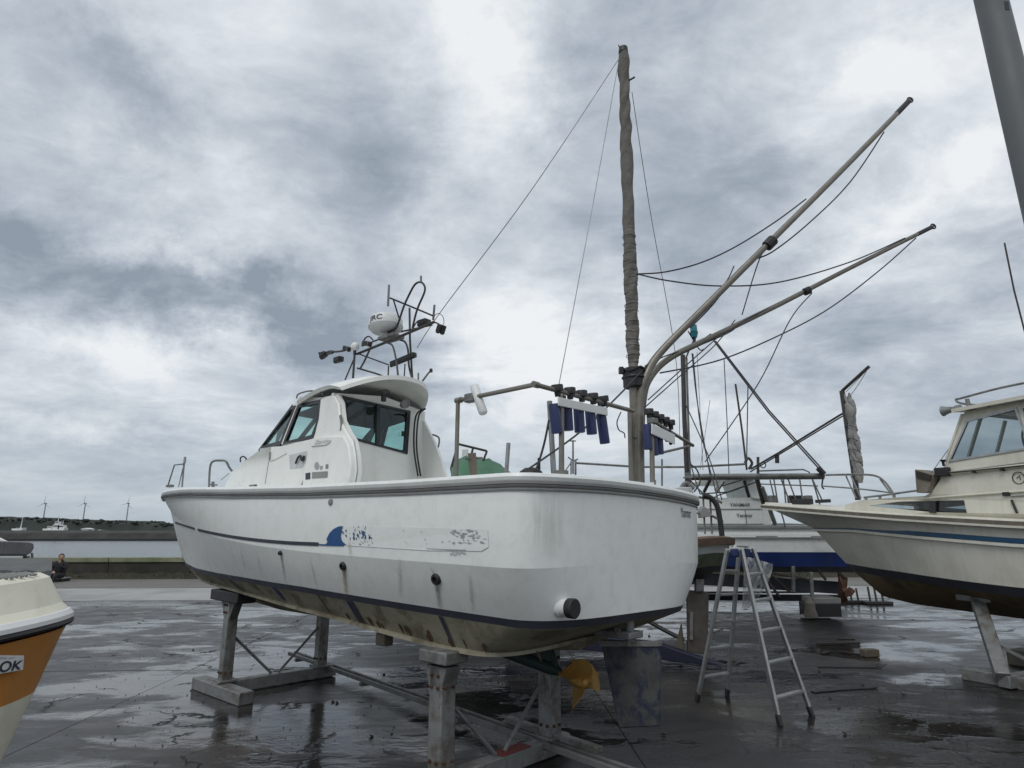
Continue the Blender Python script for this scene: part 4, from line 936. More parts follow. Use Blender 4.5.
MB().tube([cc + (u0 * math.cos(a * math.pi / 10) + v0_ * math.sin(a * math.pi / 10)) * .10 for a in range(21)], .010, 6).build('collar_strap', 'blackp', mast)
cc = mpt(371)
for i, dz in enumerate((0,)): MB().tube([cc + (u0 * math.cos(a * math.pi / 10) + v0_ * math.sin(a * math.pi / 10)) * .105 + ax_m * .02 * math.sin(a) for a in range(21)], .009, 6).build('collar_strap', 'blackp', mast)
MB().box(cc + Vector((-.115, -.02, 0)), (.02, 0, 0), (0, .03, 0), (0, 0, .03)).build('collar_buckle', 'blackp', mast, bevel=.005)
MB().lathe(mt0, ax_m, [(-.01, .05), (.05, .045), (.07, .02)], 12).build('masthead', 'black', mast)
tube('masthead_spike', [mt0 + Vector((-.02, 0, 0)), ony(618.5, 45, mt0.y)], .006, 'black', mast, 6); tube('masthead_spike', [mt0, ony(623.5, 46, mt0.y)], .006, 'black', mast, 6)
tube('cleat', [mpt(83), mpt(83) + Vector((.10, -.05, .03))], .010, 'black', mast, 6)
tube('mast_clamp', [mpt(438) + Vector((-.05, -.06, 0)), mpt(438) + Vector((.10, -.03, 0))], .014, 'galv', mast, 6)
# side posts at the mast foot and the two curved outrigger booms
tube('mast_side_post', [ony(630, 412, mY0 - .1), ony(631.5, 484, mY0 - .1)], .024, 'steel', boat, 10)
def boom(pts, r0, r1, name='outrigger_boom'):
    P_ = smoothpath([ony(*p) for p in pts], 8); n = len(P_); o = MB().tube(P_, [r0 + (r1 - r0) * i / (n - 1) for i in range(n)], 14).build(name, 'steel', boat)
    tip, pre = P_[-1], P_[-9]
    d = (tip - P_[-3]).normalized(); MB().tube([tip - d * .24, tip - d * .02, tip + d * .02], [r1 * 1.12, r1 * 1.12, r1 * .7], 12).build('boom_tip', 'black', o)
    MB().tube([tip + d * .02 + (d * math.cos(a * math.pi / 6) + Vector((-d.z, 0, d.x)) * math.sin(a * math.pi / 6)) * .03 for a in range(13)], .009, 6).build('tip_eye', 'black', o)
    return o
Yb = mY0 - .02
bm1 = boom([(639.5, 484, Yb), (639, 440, Yb), (640, 400, Yb), (646, 376, Yb), (660, 353, Yb + .05), (700, 312, Yb + .1), (780, 232, Yb + .25), (850, 162, Yb + .4), (909, 101, Yb + .5)], .045, .026)
bm2 = boom([(640.5, 484, Yb + .12), (640.5, 440, Yb + .12), (643, 400, Yb + .12), (650, 378, Yb + .15), (670, 358, Yb + .25), (710, 338, Yb + .4), (780, 304, Yb + .7), (850, 268, Yb + .95), (932, 227, Yb + 1.2)], .038, .022)
def cord(pts, name='boom_cord', r_=.0075, m='rope'):
    P_ = smoothpath([ony(*p) for p in pts], 8); return tube(name, P_, r_, m, boat, 5)
cord([(637, 274, Yb), (665, 272, Yb), (700, 263, Yb), (735, 247, Yb + .2), (775, 222, Yb + .3), (806, 199, Yb + .35)])
cord([(637, 274, Yb), (670, 281, Yb), (720, 286, Yb + .2), (780, 282, Yb + .5), (850, 262, Yb + .9), (905, 238, Yb + 1.1)])
cord([(884, 132, Yb + .45), (850, 182, Yb + .4), (810, 222, Yb + .35), (772, 252, Yb + .3), (742, 266, Yb + .25), (715, 302, Yb + .2), (690, 328, Yb + .2)])
cord([(772, 246, Yb + .25), (760, 258, Yb + .25), (742, 315, Yb + .5)], r_=.006); cord([(734, 266, Yb + .2), (725, 283, Yb + .2), (700, 308, Yb + .15)], r_=.006)
cord([(916, 238, Yb + 1.15), (880, 270, Yb + 1.0), (830, 308, Yb + .8), (780, 335, Yb + .6), (720, 360, Yb + .4), (660, 373, Yb + .15)])
cord([(812, 293, Yb + .8), (790, 320, Yb + .8), (758, 384, Yb + .9), (705, 462, Yb + 1.0)], r_=.006)
cord([(780, 303, Yb + .7), (745, 320, Yb + .5), (730, 332, Yb + .45), (700, 345, Yb + .35), (668, 355, Yb + .2), (645, 366, Yb)], r_=.006)
cord([(724, 332, Yb + .4), (690, 362, Yb + .2), (648, 400, Yb)], r_=.006); 
MB().lathe(ony(770, 243, Yb + .22), (.7, 0, .7), [(-.05, .055), (.05, .055)], 10).build('boom_clamp', 'black', bm1); MB().lathe(ony(807, 291, Yb + .78), (.9, 0, .4), [(-.03, .042), (.03, .042)], 10).build('boom_clamp', 'black', bm2)
# stays of the wrapped mast
cord([(618, 60, mt0.y), (530, 192, F1.w(1.2, 0, 0).y), (442, 310, F1.w(2.3, 0, 0).y), (417, 348, F1.w(2.8, 0, 0).y)], 'stay_wire', .0045, 'wire')
cord([(618, 65, mt0.y), (590, 220, mt0.y - .3), (559, 384, mt0.y - .6)], 'stay_wire', .004, 'wire')
cord([(632, 92, mt0.y), (650, 210, mt0.y + .5), (675, 352, mt0.y + 1.2), (680, 440, mt0.y + 1.4)], 'stay_wire', .004, 'wire')
cord([(648, 364, Yb), (620, 394, Yb - .2), (580, 432, Yb - .5), (527, 470, Yb - .8)], 'boom_cord', .008)
cord([(644, 408, Yb), (680, 376, Yb + .4), (715, 345, Yb + .8), (735, 320, Yb + 1)], 'boom_cord', .006)
# things standing on the stern rail
tube('flag_post', [S(549.5, 401, .4), S(554, 478, .4)], .022, 'alu', boat, 10)
tube('deck_post', [S(508.5, 443, .8), S(506, 478, .8)], .017, 'alu', boat, 8)
MB().tube([S(472, 453, .9), S(474, 478, .9)], .042, 4).build('timber_post', 'timber', boat); tube('post_pin', [S(466, 459, .9), S(482, 458, .9)], .010, 'galvd', boat)
MB().lathe(S(531, 474, .5) , (0, 0, 1), [(-.02, .10), (.02, .085), (.045, .05), (.05, .01)], 16).build('rope_pile', 'black', boat)
tube('snap_line', smoothpath([S(549, 420, .4), S(545, 440, .45), S(541, 455, .5), S(536, 470, .5)], 5), .009, 'rope', boat, 6); tube('deck_post', [S(539, 458, .5), S(539, 478, .5)], .012, 'black', boat, 6)
MB().lathe(S(688, 478, .1), (0, 0, 1), [(0, .05), (.02, .03), (.05, .03)], 12).build('deck_fitting', 'galvd', boat)
# ================================================================== TRESTLES UNDER THE MAIN BOAT
def trestle(P1, P2, ztop1, ztop2, label, near_plate=None, wd=.125, paint=False, pads=True):
    P1, P2 = Vector(P1), Vector(P2); P1.z = P2.z = 0; d = (P2 - P1).normalized(); n = Vector((-d.y, d.x, 0))
    t = thing('boat_trestle', label, 'trestle', ((P1.x + P2.x) / 2, (P1.y + P2.y) / 2, 0), 'trestles holding up boats')
    Z = Vector((0, 0, 1))
    beam = MB().beam(P1 - d * .12 + Z * .075, P2 + d * .20 + Z * .075, .12, .13).build('base_beam', 'galv', t, bevel=.008)
    for P_, zt in ((P1, ztop1), (P2, ztop2)):
        # an H-section post: web and two flanges
        lg = MB().box(P_ + Z * ((zt + .13) / 2), d * (wd / 2), n * .006, Z * ((zt - .13) / 2))
        for s_ in (-1, 1): lg.box(P_ + d * (s_ * wd / 2) + Z * ((zt + .13) / 2), d * .006, n * (wd / 2), Z * ((zt - .13) / 2 - .001))
        lg = MB().box(P_ + Z * ((zt + .14) / 2), d * (wd / 2), n * (wd / 2), Z * ((zt - .14) / 2)).build('leg', 'galv', t, bevel=.012)
        MB().box(P_ + Z * .15, d * .10, n * .10, Z * .012).build('foot_plate', 'galvd', lg, bevel=.004)
        for zb_ in (.24, zt - .06, zt - .14):
            for e_ in (-1, 1): MB().lathe(P_ + Z * zb_ + d * (wd * .25 * e_) - n * (wd / 2), -n, [(0, .014), (.010, .014), (.011, .008), (.02, .008)], 6).build('bolt', 'rust', lg)
            for e_ in (-1, 1): MB().lathe(P_ + Z * zb_ + n * (wd * .25 * e_) - d * (wd / 2), -d, [(0, .014), (.010, .014), (.011, .008), (.02, .008)], 6).build('bolt', 'rust', lg)
    for P_, s_ in ((P1, 1), (P2, -1)):
        MB().tube([P_ + d * s_ * .05 + Z * .62, P_ + d * s_ * (P2 - P1).length * .46 + Z * .15], .016, 6).build('diagonal_brace', 'galvd', t)
    return t, d, n
L1, L2 = onz(224.7, 682, .13), onz(320, 667, .13); M1, M2 = onz(438.6, 800, .13), onz(550, 738, .13)
M1 = Vector((-.50, 4.98, 0))
tr1, d1, n1_ = trestle(L1, L2, 1.03, 1.03, 'grey steel trestle under the bow half of the large white boat')
pl = [onz(199.5, 676, .13), onz(247, 692, .13)]
MB().beam(pl[0] - Vector((0, 0, .065)), pl[1] - Vector((0, 0, .065)), .17, .13).build('foot_beam', 'galv', tr1, bevel=.01)
tr2, d2, n2_ = trestle(M1, M2, .86, .90, 'grey steel trestle beneath the stern with red paint on its base beam', wd=.14)
mid = M1.lerp(M2, .62); mid.z = 0
MB().beam(mid - d2 * .17 + Vector((0, 0, .145)), mid + d2 * .15 + Vector((0, 0, .145)), .128, .012).build('red_paint_mark', 'red', tr2, bevel=.003)
# hull pads on the legs, tilted to the bottom of the boat
def pad(P_, z, d, n, L, W, Hh, m, par, tilt=0.0):
    dd = (d * math.cos(tilt) + Vector((0, 0, 1)) * math.sin(tilt)); up_ = dd.cross(n).normalized() * -1
    return MB().box(Vector((P_.x, P_.y, z)), n * L, dd * W, up_ * Hh).build('hull_pad', m, par, bevel=.012)
pad(L1, 1.07, d1, n1_, .40, .11, .06, 'black', tr1); MB().slab([Vector((L1.x, L1.y, 0)) + n1_ * a + Vector((0, 0, z)) - d1 * .05 for a, z in ((-.20, 1.02), (.20, 1.02), (.08, .82), (-.08, .82))], d1 * .10).build('head_gusset', 'galvd', tr1, bevel=.006)
pad(L2, 1.03, d1, n1_, .2, .08, .04, 'black', tr1)
pad(M1, .925, d2, n2_, .15, .11, .045, 'galvd', tr2); MB().slab([Vector((M1.x, M1.y, 0)) + n2_ * a + Vector((0, 0, z)) - d2 * .07 for a, z in ((-.11, .86), (.11, .86), (.075, .72), (-.075, .72))], d2 * .14).build('head_gusset', 'galvd', tr2, bevel=.006)
pk = onz(408, 641, .93)
MB().box(F1.w(1.95, .80, .90), F1.a * .06, F1.p * .05, F1.k * .05).build('timber_wedge', 'timber', tr2, bevel=.01)
pad(M2, .925, d2, n2_, .12, .08, .035, 'galvd', tr2)
# the twin rails tying the trestles together
ra, rb_ = onz(292, 653, .12), onz(650, 780, .12); rdv = (rb_ - ra).normalized(); rn = Vector((-rdv.y, rdv.x, 0))
rl = thing('tie_rail', 'long twin steel rails lying on the concrete between the two trestles', 'rail', ((ra.x + rb_.x) / 2, (ra.y + rb_.y) / 2, 0))
for s_ in (-1, 1): MB().beam(ra + rn * .045 * s_, rb_ + rn * .045 * s_, .035, .045).build('rail', 'galvd', rl, bevel=.004)
for t_ in (.05, .35, .65, .84): c = ra.lerp(rb_, t_); MB().box((c.x, c.y, .075), rdv * .03, rn * .08, (0, 0, .018)).build('cross_tie', 'galvd', rl, bevel=.004)
qa = M2 + rn * .0 ; MB().beam(Vector((M2.x, M2.y, .165)) - rdv * .55, Vector((M2.x, M2.y, .165)) + rdv * .55, .07, .05).build('channel', 'galv', rl, bevel=.006)
# ================================================================== STEPLADDER
lad = thing('stepladder', 'aluminium stepladder standing open on wet concrete behind the white stern', 'ladder', (2.5, 7.15, 0))
YT = 7.15
fe = {'a': (onz(697, 701), ony(727, 551, YT + .05)), 'b': (onz(727, 696), ony(739, 552, YT + .22)), 'c': (onz(780, 725), ony(742, 551, YT - .08)), 'd': (onz(812, 716), ony(753.5, 550, YT + .12))}
for k_, (p, q) in fe.items():
    d = (q - p).normalized(); lg = MB().beam(p, q + d * .02, .072, .028, (1, 0, 0) if k_ in 'ab' else (1, 0, 0)).build('leg', 'alu', lad, bevel=.004)
    MB().beam(p - d * .01, p + d * .09, .078, .034, (1, 0, 0)).build('rubber_foot', 'black', lg, bevel=.006)
def rung(p0, p1, t, m='alu'):
    a = fe[p0][0].lerp(fe[p0][1], t); b = fe[p1][0].lerp(fe[p1][1], t); return MB().beam(a, b, .06, .026, (0, 0, 1)).build('rung', m, lad, bevel=.004)
for t in (.16, .35, .53, .71, .87): rung('a', 'b', t); rung('c', 'd', t - .02)
for p0, p1 in (('a', 'c'), ('b', 'd')):
    c = (fe[p0][1] + fe[p1][1]) / 2; MB().box(c - Vector((0, 0, .02)), (.045, 0, 0), (0, .03, 0), (0, 0, .045)).build('hinge', M['bluetube'], lad, bevel=.015)
    MB().slab([c + Vector((-.03, -.032, .03)), c + Vector((.03, -.032, .03)), c + Vector((0, -.032, .07))], (0, .01, 0)).build('hinge_mark', 'sheer', lad, smooth=False)
MB().beam((fe['a'][1] + fe['c'][1]) / 2 + Vector((0, 0, .05)), (fe['b'][1] + fe['d'][1]) / 2 + Vector((0, 0, .05)), .07, .018).build('top_cap', 'alu', lad, bevel=.004)
for t in (.55,): tube('spreader', [fe['a'][0].lerp(fe['a'][1], t), fe['c'][0].lerp(fe['c'][1], t)], .006, 'galvd', lad, 5)
# plastic sheet hung inside the ladder
rows = []; rp = random.Random(8)
for i in range(15):
    t = i / 14; row = []
    for j in range(13):
        s_ = j / 12; px = 745 + 28 * s_ * (1 - .75 * t * t) - 3 * t; py = 556 + 52 * t + 8 * s_ * (1 - t)
        q = ony(px, py, YT + .35 + .09 * math.sin(j * 1.7 + i * .8) + rp.uniform(-.03, .03)); row.append(q)
    rows.append(row)
ps = MB().grid(rows).build('plastic_sheet', 'film'); tag(ps, 'crumpled clear plastic sheet hanging beneath the stepladder top', 'plastic sheet')
# ================================================================== BOAT BEHIND: wooden-rimmed stern
F2 = Frame((2.92, 9.75, 0), 41, 0)
b2 = thing('wooden_rimmed_boat', 'white and green boat with a brown timber stern rim beside the stepladder', 'boat', tuple(F2.w(3, 0, 0)))
z2 = [(0, 1.66), (4, 1.72), (8, 2.0)]
B2S = both(Level(.95, 1.15, 3, 8.2, 2.1, z2, bul=.15, n=2.4).curve(30, 14)); B2M = both(Level(.88, 1.10, 3, 7.8, 1.9, [(0, 1.47), (4, 1.50), (8, 1.85)], bul=.08, n=2.4).curve(30, 14))
B2L = both(Level(.78, 1.0, 3, 7.4, 1.8, [(0, 1.28), (2, 1.22), (4, 1.15), (8, 1.5)], bul=.0, n=2.4).curve(30, 14)); B2K = both(Level(.04, .05, 3, 6.8, 1.8, [(0, 1.14), (1.5, .9), (5, .75), (6.8, 1.1)], bul=-.1, crown=0, tip=.03).curve(30, 14))
MB().grid(strip(F2, B2S, B2M, 3), closed_u=True).build('hull', 'gelold', b2); MB().grid(strip(F2, B2M, B2L, 2), closed_u=True).build('hull_band', 'green', b2); MB().grid(strip(F2, B2L, B2K, 2), closed_u=True).build('hull_bottom', 'black', b2)
ringsweep(F2, B2S, [(0, -.075), (.05, -.07), (.06, .03), (.0, .05), (-.12, .05), (-.12, 0)]).build('timber_rim', 'wood', b2)
i2 = offs(B2S, -.1); h2 = len(i2) // 2
MB().grid([[F2.w(i2[i].x, i2[i].y, i2[i].z - .12), F2.w(i2[i].x, -i2[i].y, i2[i].z - .12)] for i in range(h2 + 1)]).build('deck', 'timber', b2)
rk0 = lambda px, py, Y=9.85: ony(px, py, Y)
MB().slab([rk0(687, 590), rk0(709, 592), rk0(708, 655), rk0(688, 652)], (0, .06, 0)).build('rudder', mat('brown_rudder', (.10, .088, .075), .8, var=.3, vscale=5, dirt=(.05, .04, .03), damt=.6), b2, bevel=.01)
MB().slab([rk0(696, 565, 9.8), rk0(704.5, 565, 9.8), rk0(704, 592, 9.8), rk0(696, 592, 9.8)], (0, .10, 0)).build('rudder_post', 'galv', b2, bevel=.01)
MB().slab([rk0(690, 612, 9.78), rk0(693, 612, 9.78), rk0(693, 640, 9.78), rk0(690, 640, 9.78)], (0, .04, 0)).build('rudder_strap', 'galvd', b2, bevel=.005)
tube('propeller_shaft', [ony(646, 620, 10.1), ony(664, 630, 9.95), ony(684, 640, 9.8)], .03, 'black', b2)
MB().slab([ony(680.5, 624, 9.75), ony(682.5, 640, 9.75), ony(684, 655, 9.75), ony(680, 660, 9.75), ony(675.5, 656, 9.75), ony(676, 642, 9.75)], (.03, .03, 0)).build('propeller_blade', 'block', b2, bevel=.006)
# stern rails, hose, masts of that boat
def w2(pts, r_, name, m, sm=True, seg=6): P_ = [ony(*p) for p in pts]; return tube(name, smoothpath(P_, 5) if sm and len(P_) > 2 else P_, r_, m, b2, seg)
w2([(698, 497, 9.9), (716, 500, 9.9), (722, 503, 9.9)], .018, 'stern_rail', 'galvd'); w2([(697, 513, 9.8), (712, 516, 9.8), (723, 522, 9.8)], .018, 'stern_rail', 'galvd')
for px in (705, 712, 720): w2([(px - 2, 492 + (px - 700) * .4, 9.85), (px, 534, 9.85)], .014, 'stanchion', 'galvd')
w2([(703, 495, 9.8), (711, 498, 9.8), (717, 506, 9.8), (720, 520, 9.8), (722, 536, 9.8)], .04, 'rubber_hose', 'black', seg=10)
MB().slab([ony(700, 511, 9.75), ony(703, 506, 9.75), ony(707, 508, 9.75), ony(713, 516, 9.75), ony(701, 518, 9.75)], (0, .15, 0)).build('tackle_box', 'rail', b2, bevel=.01)
w2([(682.8, 355, 10.6), (684.5, 420, 10.6), (688, 496, 10.6)], .040, 'mast', 'pipe', False, 10); w2([(686.5, 358, 10.62), (690.5, 496, 10.62)], .018, 'mast_pipe', 'galvd', False)
w2([(680, 490, 10.5), (686, 483, 10.5), (694, 489, 10.5)], .035, 'mast_foot', 'galvd', seg=8)
MB().slab([ony(675, 487, 10.4), ony(692, 487, 10.4), ony(696, 500, 10.4), ony(672, 500, 10.4)], (0, .4, 0)).build('mast_step_box', 'gelold', b2, bevel=.02)
lampc = ony(694, 333, 10.6); MB().lathe(lampc - Vector((0, 0, .02)), (0, 0, 1), [(-.06, .05), (-.01, .06), (0, .066), (.16, .055), (.17, .02)], 14).build('beacon_lamp', 'tealamp', b2); MB().lathe(lampc, (0, 0, 1), [(-.17, .02), (-.06, .03), (0, .07), (.01, .07)], 12).build('beacon_base', 'black', b2)
w2([(686, 358, 10.6), (690, 348, 10.6), (694, 340, 10.6)], .014, 'beacon_arm', 'black'); w2([(688, 331, 10.6), (699, 349, 10.6), (704, 349, 10.6)], .010, 'beacon_arm', 'black'); w2([(686, 352, 10.6), (711, 334, 10.6)], .016, 'beacon_arm', 'black', False)
for pts in ([(692, 353, 10.6), (697, 400, 10.6), (710, 475, 10.6)], [(684.5, 402, 10.5), (708, 455, 10.3), (722, 500, 10)], [(693, 354, 10.6), (701, 430, 10.4), (718, 500, 10)], [(684, 410, 10.6), (690, 460, 10.5), (700, 494, 10.3)]): w2(pts, .009, 'stay_wire', 'rope')
w2([(697, 352, 10.6), (703, 470, 10.6)], .005, 'stay_wire', 'wire')
w2([(694, 492, 10.4), (700, 482, 10.4), (697, 470, 10.4), (690, 464, 10.4)], .012, 'rope_tangle', 'rope'); w2([(688, 478, 10.3), (706, 496, 10.2), (716, 497, 10)], .012, 'rope_tangle', 'rope')
# green tarpaulin over that boat's wheelhouse, under a light frame
rows = []; rt_ = random.Random(4); nt = 16
for i in range(nt + 1):
    u = i / nt; px = 451 + 61 * u; ridge_ = lerpt([(451, 464), (456, 458.5), (464, 456.5), (476, 456), (487, 458.5), (497, 462), (505, 467), (512, 475)], px) + .9 * math.sin(px * .55); row = []
    for j in range(9):
        v = j / 8; yb = 482; py = ridge_ + (yb - ridge_) * abs(v - .35) ** 1.2 * 1.25; Y = 12.6 - 1.6 * (.35 - v) / -.65 * (1 if v > .35 else 1)
        Y = 12.9 - 1.7 * v; q = ony(px, min(py, 486), Y + .10 * math.sin(u * 17 + v * 3) * v); q.z += rt_.uniform(-.015, .015); row.append(q)
    rows.append(row)
tp_ = MB().grid(rows).build('tarpaulin', 'tarp'); tag(tp_, 'creased green tarpaulin over the boat just behind the white gunwale', 'tarpaulin')
tfr = thing('pipe_frame', 'thin dark pipe frame above the green tarpaulin', 'frame', tuple(ony(470, 470, 12)))
for p, q in (((451, 468, 12), (458, 444, 12)), ((458, 444, 12), (487, 451, 12)), ((487, 451, 12), (483.5, 460, 12)), ((473, 448, 12), (470, 460, 12)), ((451, 468, 12), (454, 486, 12)), ((483.5, 460, 12), (484, 486, 12))): tube('frame_pipe', [ony(*p), ony(*q)], .022, 'pipe', tfr, 6)
MB().box(ony(465, 455, 12.3), (.06, 0, 0), (0, .05, 0), (0, 0, .12)).build('white_fitting', 'sheer', tfr, bevel=.02)
# blue keel beam lying under that boat
ka, kb = onz(505, 640, .1), onz(722, 668, .02)
kd = (kb - ka).normalized(); kn = Vector((-kd.y, kd.x, 0))
kc = MB().slab([ka, ka + Vector((0, 0, .20)), kb - kd * .9 + Vector((0, 0, .22)), kb + Vector((0, 0, .03)), kb - kd * .5 + Vector((0, 0, -.0))], kn * .16).build('keel_beam', mat('navy_beam', (.009, .012, .03), .6, var=.3), None, bevel=.01)
tag(kc, 'long dark blue beam on the ground behind the rudder', 'beam')
for t_, lb in ((.2, 'left'), (.75, 'right')):
    c = ka.lerp(kb, t_) + kn * .3; c.z = .4
# ================================================================== BLUE AND WHITE BOAT
F3 = Frame((8.1, 15.7, 0), 5, 0)
b3 = thing('blue_white_boat', 'white motor boat with a blue lower hull band beyond the stepladder', 'boat', tuple(F3.w(5, 0, 0)))
def q3(px, py, Y=14.1): return ony(px, py, Y)
c3 = lambda b, xe, z0, z1, **k: both(Level(b * .93, b, 4, xe, 2.1, [(0, z0), (6, z0), (12, z1)], bul=.05, n=4, **k).curve(30, 12))
zz = lambda py, Y=14.1: ony(760, py, Y).z
A0, A1, A2, A3, A4 = c3(1.62, 12, zz(526), zz(526) + .6), c3(1.60, 11.8, zz(536), zz(536) + .45), c3(1.56, 11.4, zz(552.5), zz(552.5) + .35), c3(1.48, 11, zz(567.5), zz(567.5) + .25), c3(.06, 10.4, zz(577), zz(577) + .3, tip=.04, crown=0)
MB().grid(strip(F3, A0, A1, 2), closed_u=True).build('bulwark', 'gel', b3); MB().grid(strip(F3, A1, A2, 2), closed_u=True).build('hull', 'gel', b3)
MB().grid(strip(F3, A2, A3, 2), closed_u=True).build('hull_band', 'blue', b3); MB().grid(strip(F3, A3, A4, 2), closed_u=True).build('hull_bottom', 'black', b3)
ringsweep(F3, A0, [(0, -.06), (.05, -.05), (.05, .0), (.0, .03), (-.12, .03)]).build('rub_rail', 'rail', b3); ringsweep(F3, A1, [(0, -.03), (.06, -.03), (.06, .04), (0, .05)]).build('spray_rail', 'gel', b3)
MB().grid([[F3.w(q.x, q.y, q.z - .1), F3.w(q.x, -q.y, q.z - .1)] for q in A0[:len(A0) // 2 + 1]]).build('deck', 'gel2', b3)
for px in (767, 822): MB().box(q3(px, 537.5, 14.02), (.22, 0, 0), (0, .03, 0), (0, 0, .035)).build('side_fitting', 'rail', b3, bevel=.01)
Yc = 14.6
def poly3(pts, Y, dep, name, m): return MB().slab([ony(a, b, Y) for a, b in pts], (0, dep, 0)).build(name, m, b3, bevel=.01)
poly3([(660, 498), (766, 497.5), (768, 530), (660, 530)], Yc, 2.0, 'deckhouse', 'gel'); poly3([(744, 479), (757, 477), (770, 498), (772, 528), (764, 528), (762, 499), (752, 498)], Yc - .05, 1.6, 'funnel_casing', 'gel')
poly3([(706, 479), (712, 475), (758, 474.5), (757, 479.5)], Yc - .3, 2.2, 'canopy', 'gel2')
for (a, b) in (((666, 509), (766, 509)), ((745, 509), (747, 526)), ((690, 524), (766, 524))): tube('panel_line', [ony(*a, Yc - .012), ony(*b, Yc - .012)], .010, 'rail', b3, 4)
def t3(body, px0, px1, pyb, h, name):
    a = ony(px0, pyb, Yc - .02); b = ony(px1, pyb, Yc - .02); n_ = {'YANMAR': 4.25, 'Yanmar': 3.35}[body]; hz_ = a.z - ony(px0, pyb + h, Yc).z
    return textmesh(body, lambda u, v: Vector((a.x + (b.x - a.x) * u / n_, Yc - .025, a.z + hz_ * v / .7)), name, 'ink', b3, 1.0, 0, .015)
t3('YANMAR', 730, 751, 506.3, 3.2, 'boat_name'); t3('Yanmar', 736.5, 754, 517, 3.6, 'maker_name')
def w3(pts, r_, name, m='pipe', sm=False, seg=6): P_ = [ony(*p) for p in pts]; return tube(name, smoothpath(P_, 5) if sm else P_, r_, m, b3, seg)
w3([(689, 476.5, 13.6), (712, 476, 13.6), (824, 475.5, 13.6)], .05, 'derrick_boom', 'galvd', seg=10); w3([(712, 478.5, 13.7), (824, 478, 13.7)], .03, 'derrick_boom', 'galvd'); w3([(690, 479, 13.6), (712, 478.8, 13.6)], .03, 'derrick_boom', 'pipe')
w3([(711, 478, 13.7), (704, 492, 13.9)], .035, 'boom_strut', 'pipe'); w3([(723, 481, 14), (716, 491, 14)], .05, 'canopy_strut', 'galv'); w3([(757, 479, 14), (764, 505, 14.2)], .05, 'casing_pipe', 'pipe'); w3([(744, 480, 14), (749, 497, 14.2)], .035, 'casing_pipe', 'black'); w3([(762, 487, 14), (775, 524, 14.3)], .045, 'casing_pipe', 'galvd')
w3([(716, 496, 13.8), (735, 490, 13.8), (756, 482, 13.8)], .014, 'rigging_line', 'rope'); w3([(700, 494, 13.8), (728, 492, 13.8), (750, 484, 13.8)], .014, 'rigging_line', 'rope'); w3([(722, 486, 13.8), (742, 480, 13.8)], .014, 'rigging_line', 'rope')
w3([(576, 463, 15), (640, 467, 15), (690, 467, 14.5), (746, 464, 14)], .026, 'antenna_boom', 'galvd'); w3([(747, 372 + 10, 14), (748, 384, 14), (746.5, 470, 14)], .001 if False else .012, 'aerial', 'pipe')
w3([(735.5, 384, 14.2), (742, 430, 14.2), (746.8, 470, 14.2)], .022, 'aerial_mast', 'pipe')
w3([(714, 341, 13.5), (768, 412, 13.5), (822, 472, 13.5)], .016, 'boom_guy', 'rope'); w3([(715.5, 341, 13.6), (769.5, 411, 13.6), (823, 470, 13.6)], .016, 'boom_guy', 'rope')
w3([(751, 469, 13.6), (780, 452, 13.2), (840, 415, 12.2), (846, 411.5, 12)], .020, 'jib_line', 'pipe'); w3([(750, 472, 13.6), (785, 451, 13.2), (846, 414, 12)], .014, 'jib_line', 'pipe')
w3([(777, 455, 13.3), (777.2, 463, 13.3)], .045, 'hanging_block', 'black', seg=8); MB().tube([ony(763, 465, 13.4) + Vector((.06 * math.cos(a * .6), 0, .06 * math.sin(a * .6))) for a in range(12)], .012, 5).build('shackle_ring', 'black', b3)
w3([(745, 463, 13.8), (748, 458, 13.8), (752, 463, 13.8), (749, 469, 13.8)], .03, 'jib_pivot', 'pipe', True); w3([(758, 457, 13.8), (758, 476, 13.8)], .03, 'jib_post', 'pipe')
w3([(818, 468, 13.5), (824, 474, 13.5)], .06, 'boom_tackle', 'black', seg=8); w3([(823, 478, 13.5), (822, 486, 13.5), (824, 489, 13.5)], .016, 'hook', 'black', True)
w3([(724, 358, 14), (727, 420, 14), (729, 474, 14)], .010, 'rigging_line', 'rope')
w3([(710, 400, 14.5), (700, 470, 14.5)], .006, 'rigging_line', 'wire')
for (x0, y0, y1) in ((662, 459, 489), (655, 480, 489)): w3([(x0, y0, 15), (x0, y1, 15)], .022, 'pole', 'galvd')
w3([(573, 440, 15.5), (573, 474, 15.5)], .022, 'fore_mast', 'galvd'); w3([(570, 441, 15.5), (576, 441, 15.5)], .016, 'fore_mast_cap', 'galvd'); w3([(568, 457, 15.5), (573, 461, 15.5), (578, 459, 15.5)], .018, 'spreader', 'galvd'); w3([(571, 461, 15.5), (571, 480, 15.5)], .018, 'fore_mast', 'galvd'); w3([(575.5, 460, 15.5), (575.5, 480, 15.5)], .026, 'fore_mast', 'galvd'); w3([(571.5, 462, 15.5), (563, 474, 15.5)], .014, 'stay', 'galvd')
w3([(757, 471, 14.2), (803, 469.5, 14.2), (809, 472, 14.2), (822, 500, 14.2)], .018, 'upper_rail', 'galvd'); w3([(760, 484, 14.2), (818, 486, 14.2)], .014, 'upper_rail', 'galvd')
for (a, b) in (((773, 474), (778, 504)), ((783, 476), (786, 505)), ((780, 476), (790, 503)), ((787, 476), (797, 503)), ((799, 474), (803, 503)), ((812, 478), (820, 505)), ((770, 480), (776, 505))): w3([(*a, 14.2), (*b, 14.2)], .016, 'stanchion', 'galvd')
for px in (772, 792, 798, 808): MB().box(q3(px, 500, 14.4), (.08, 0, 0), (0, .08, 0), (0, 0, .10)).build('deck_gear', 'rail' if px % 3 else 'black', b3, bevel=.02)
w3([(770, 510, 14.2), (779, 510, 14.2), (783, 518, 14.2), (785, 527, 14.2)], .016, 'stern_rail', 'galvd', True)
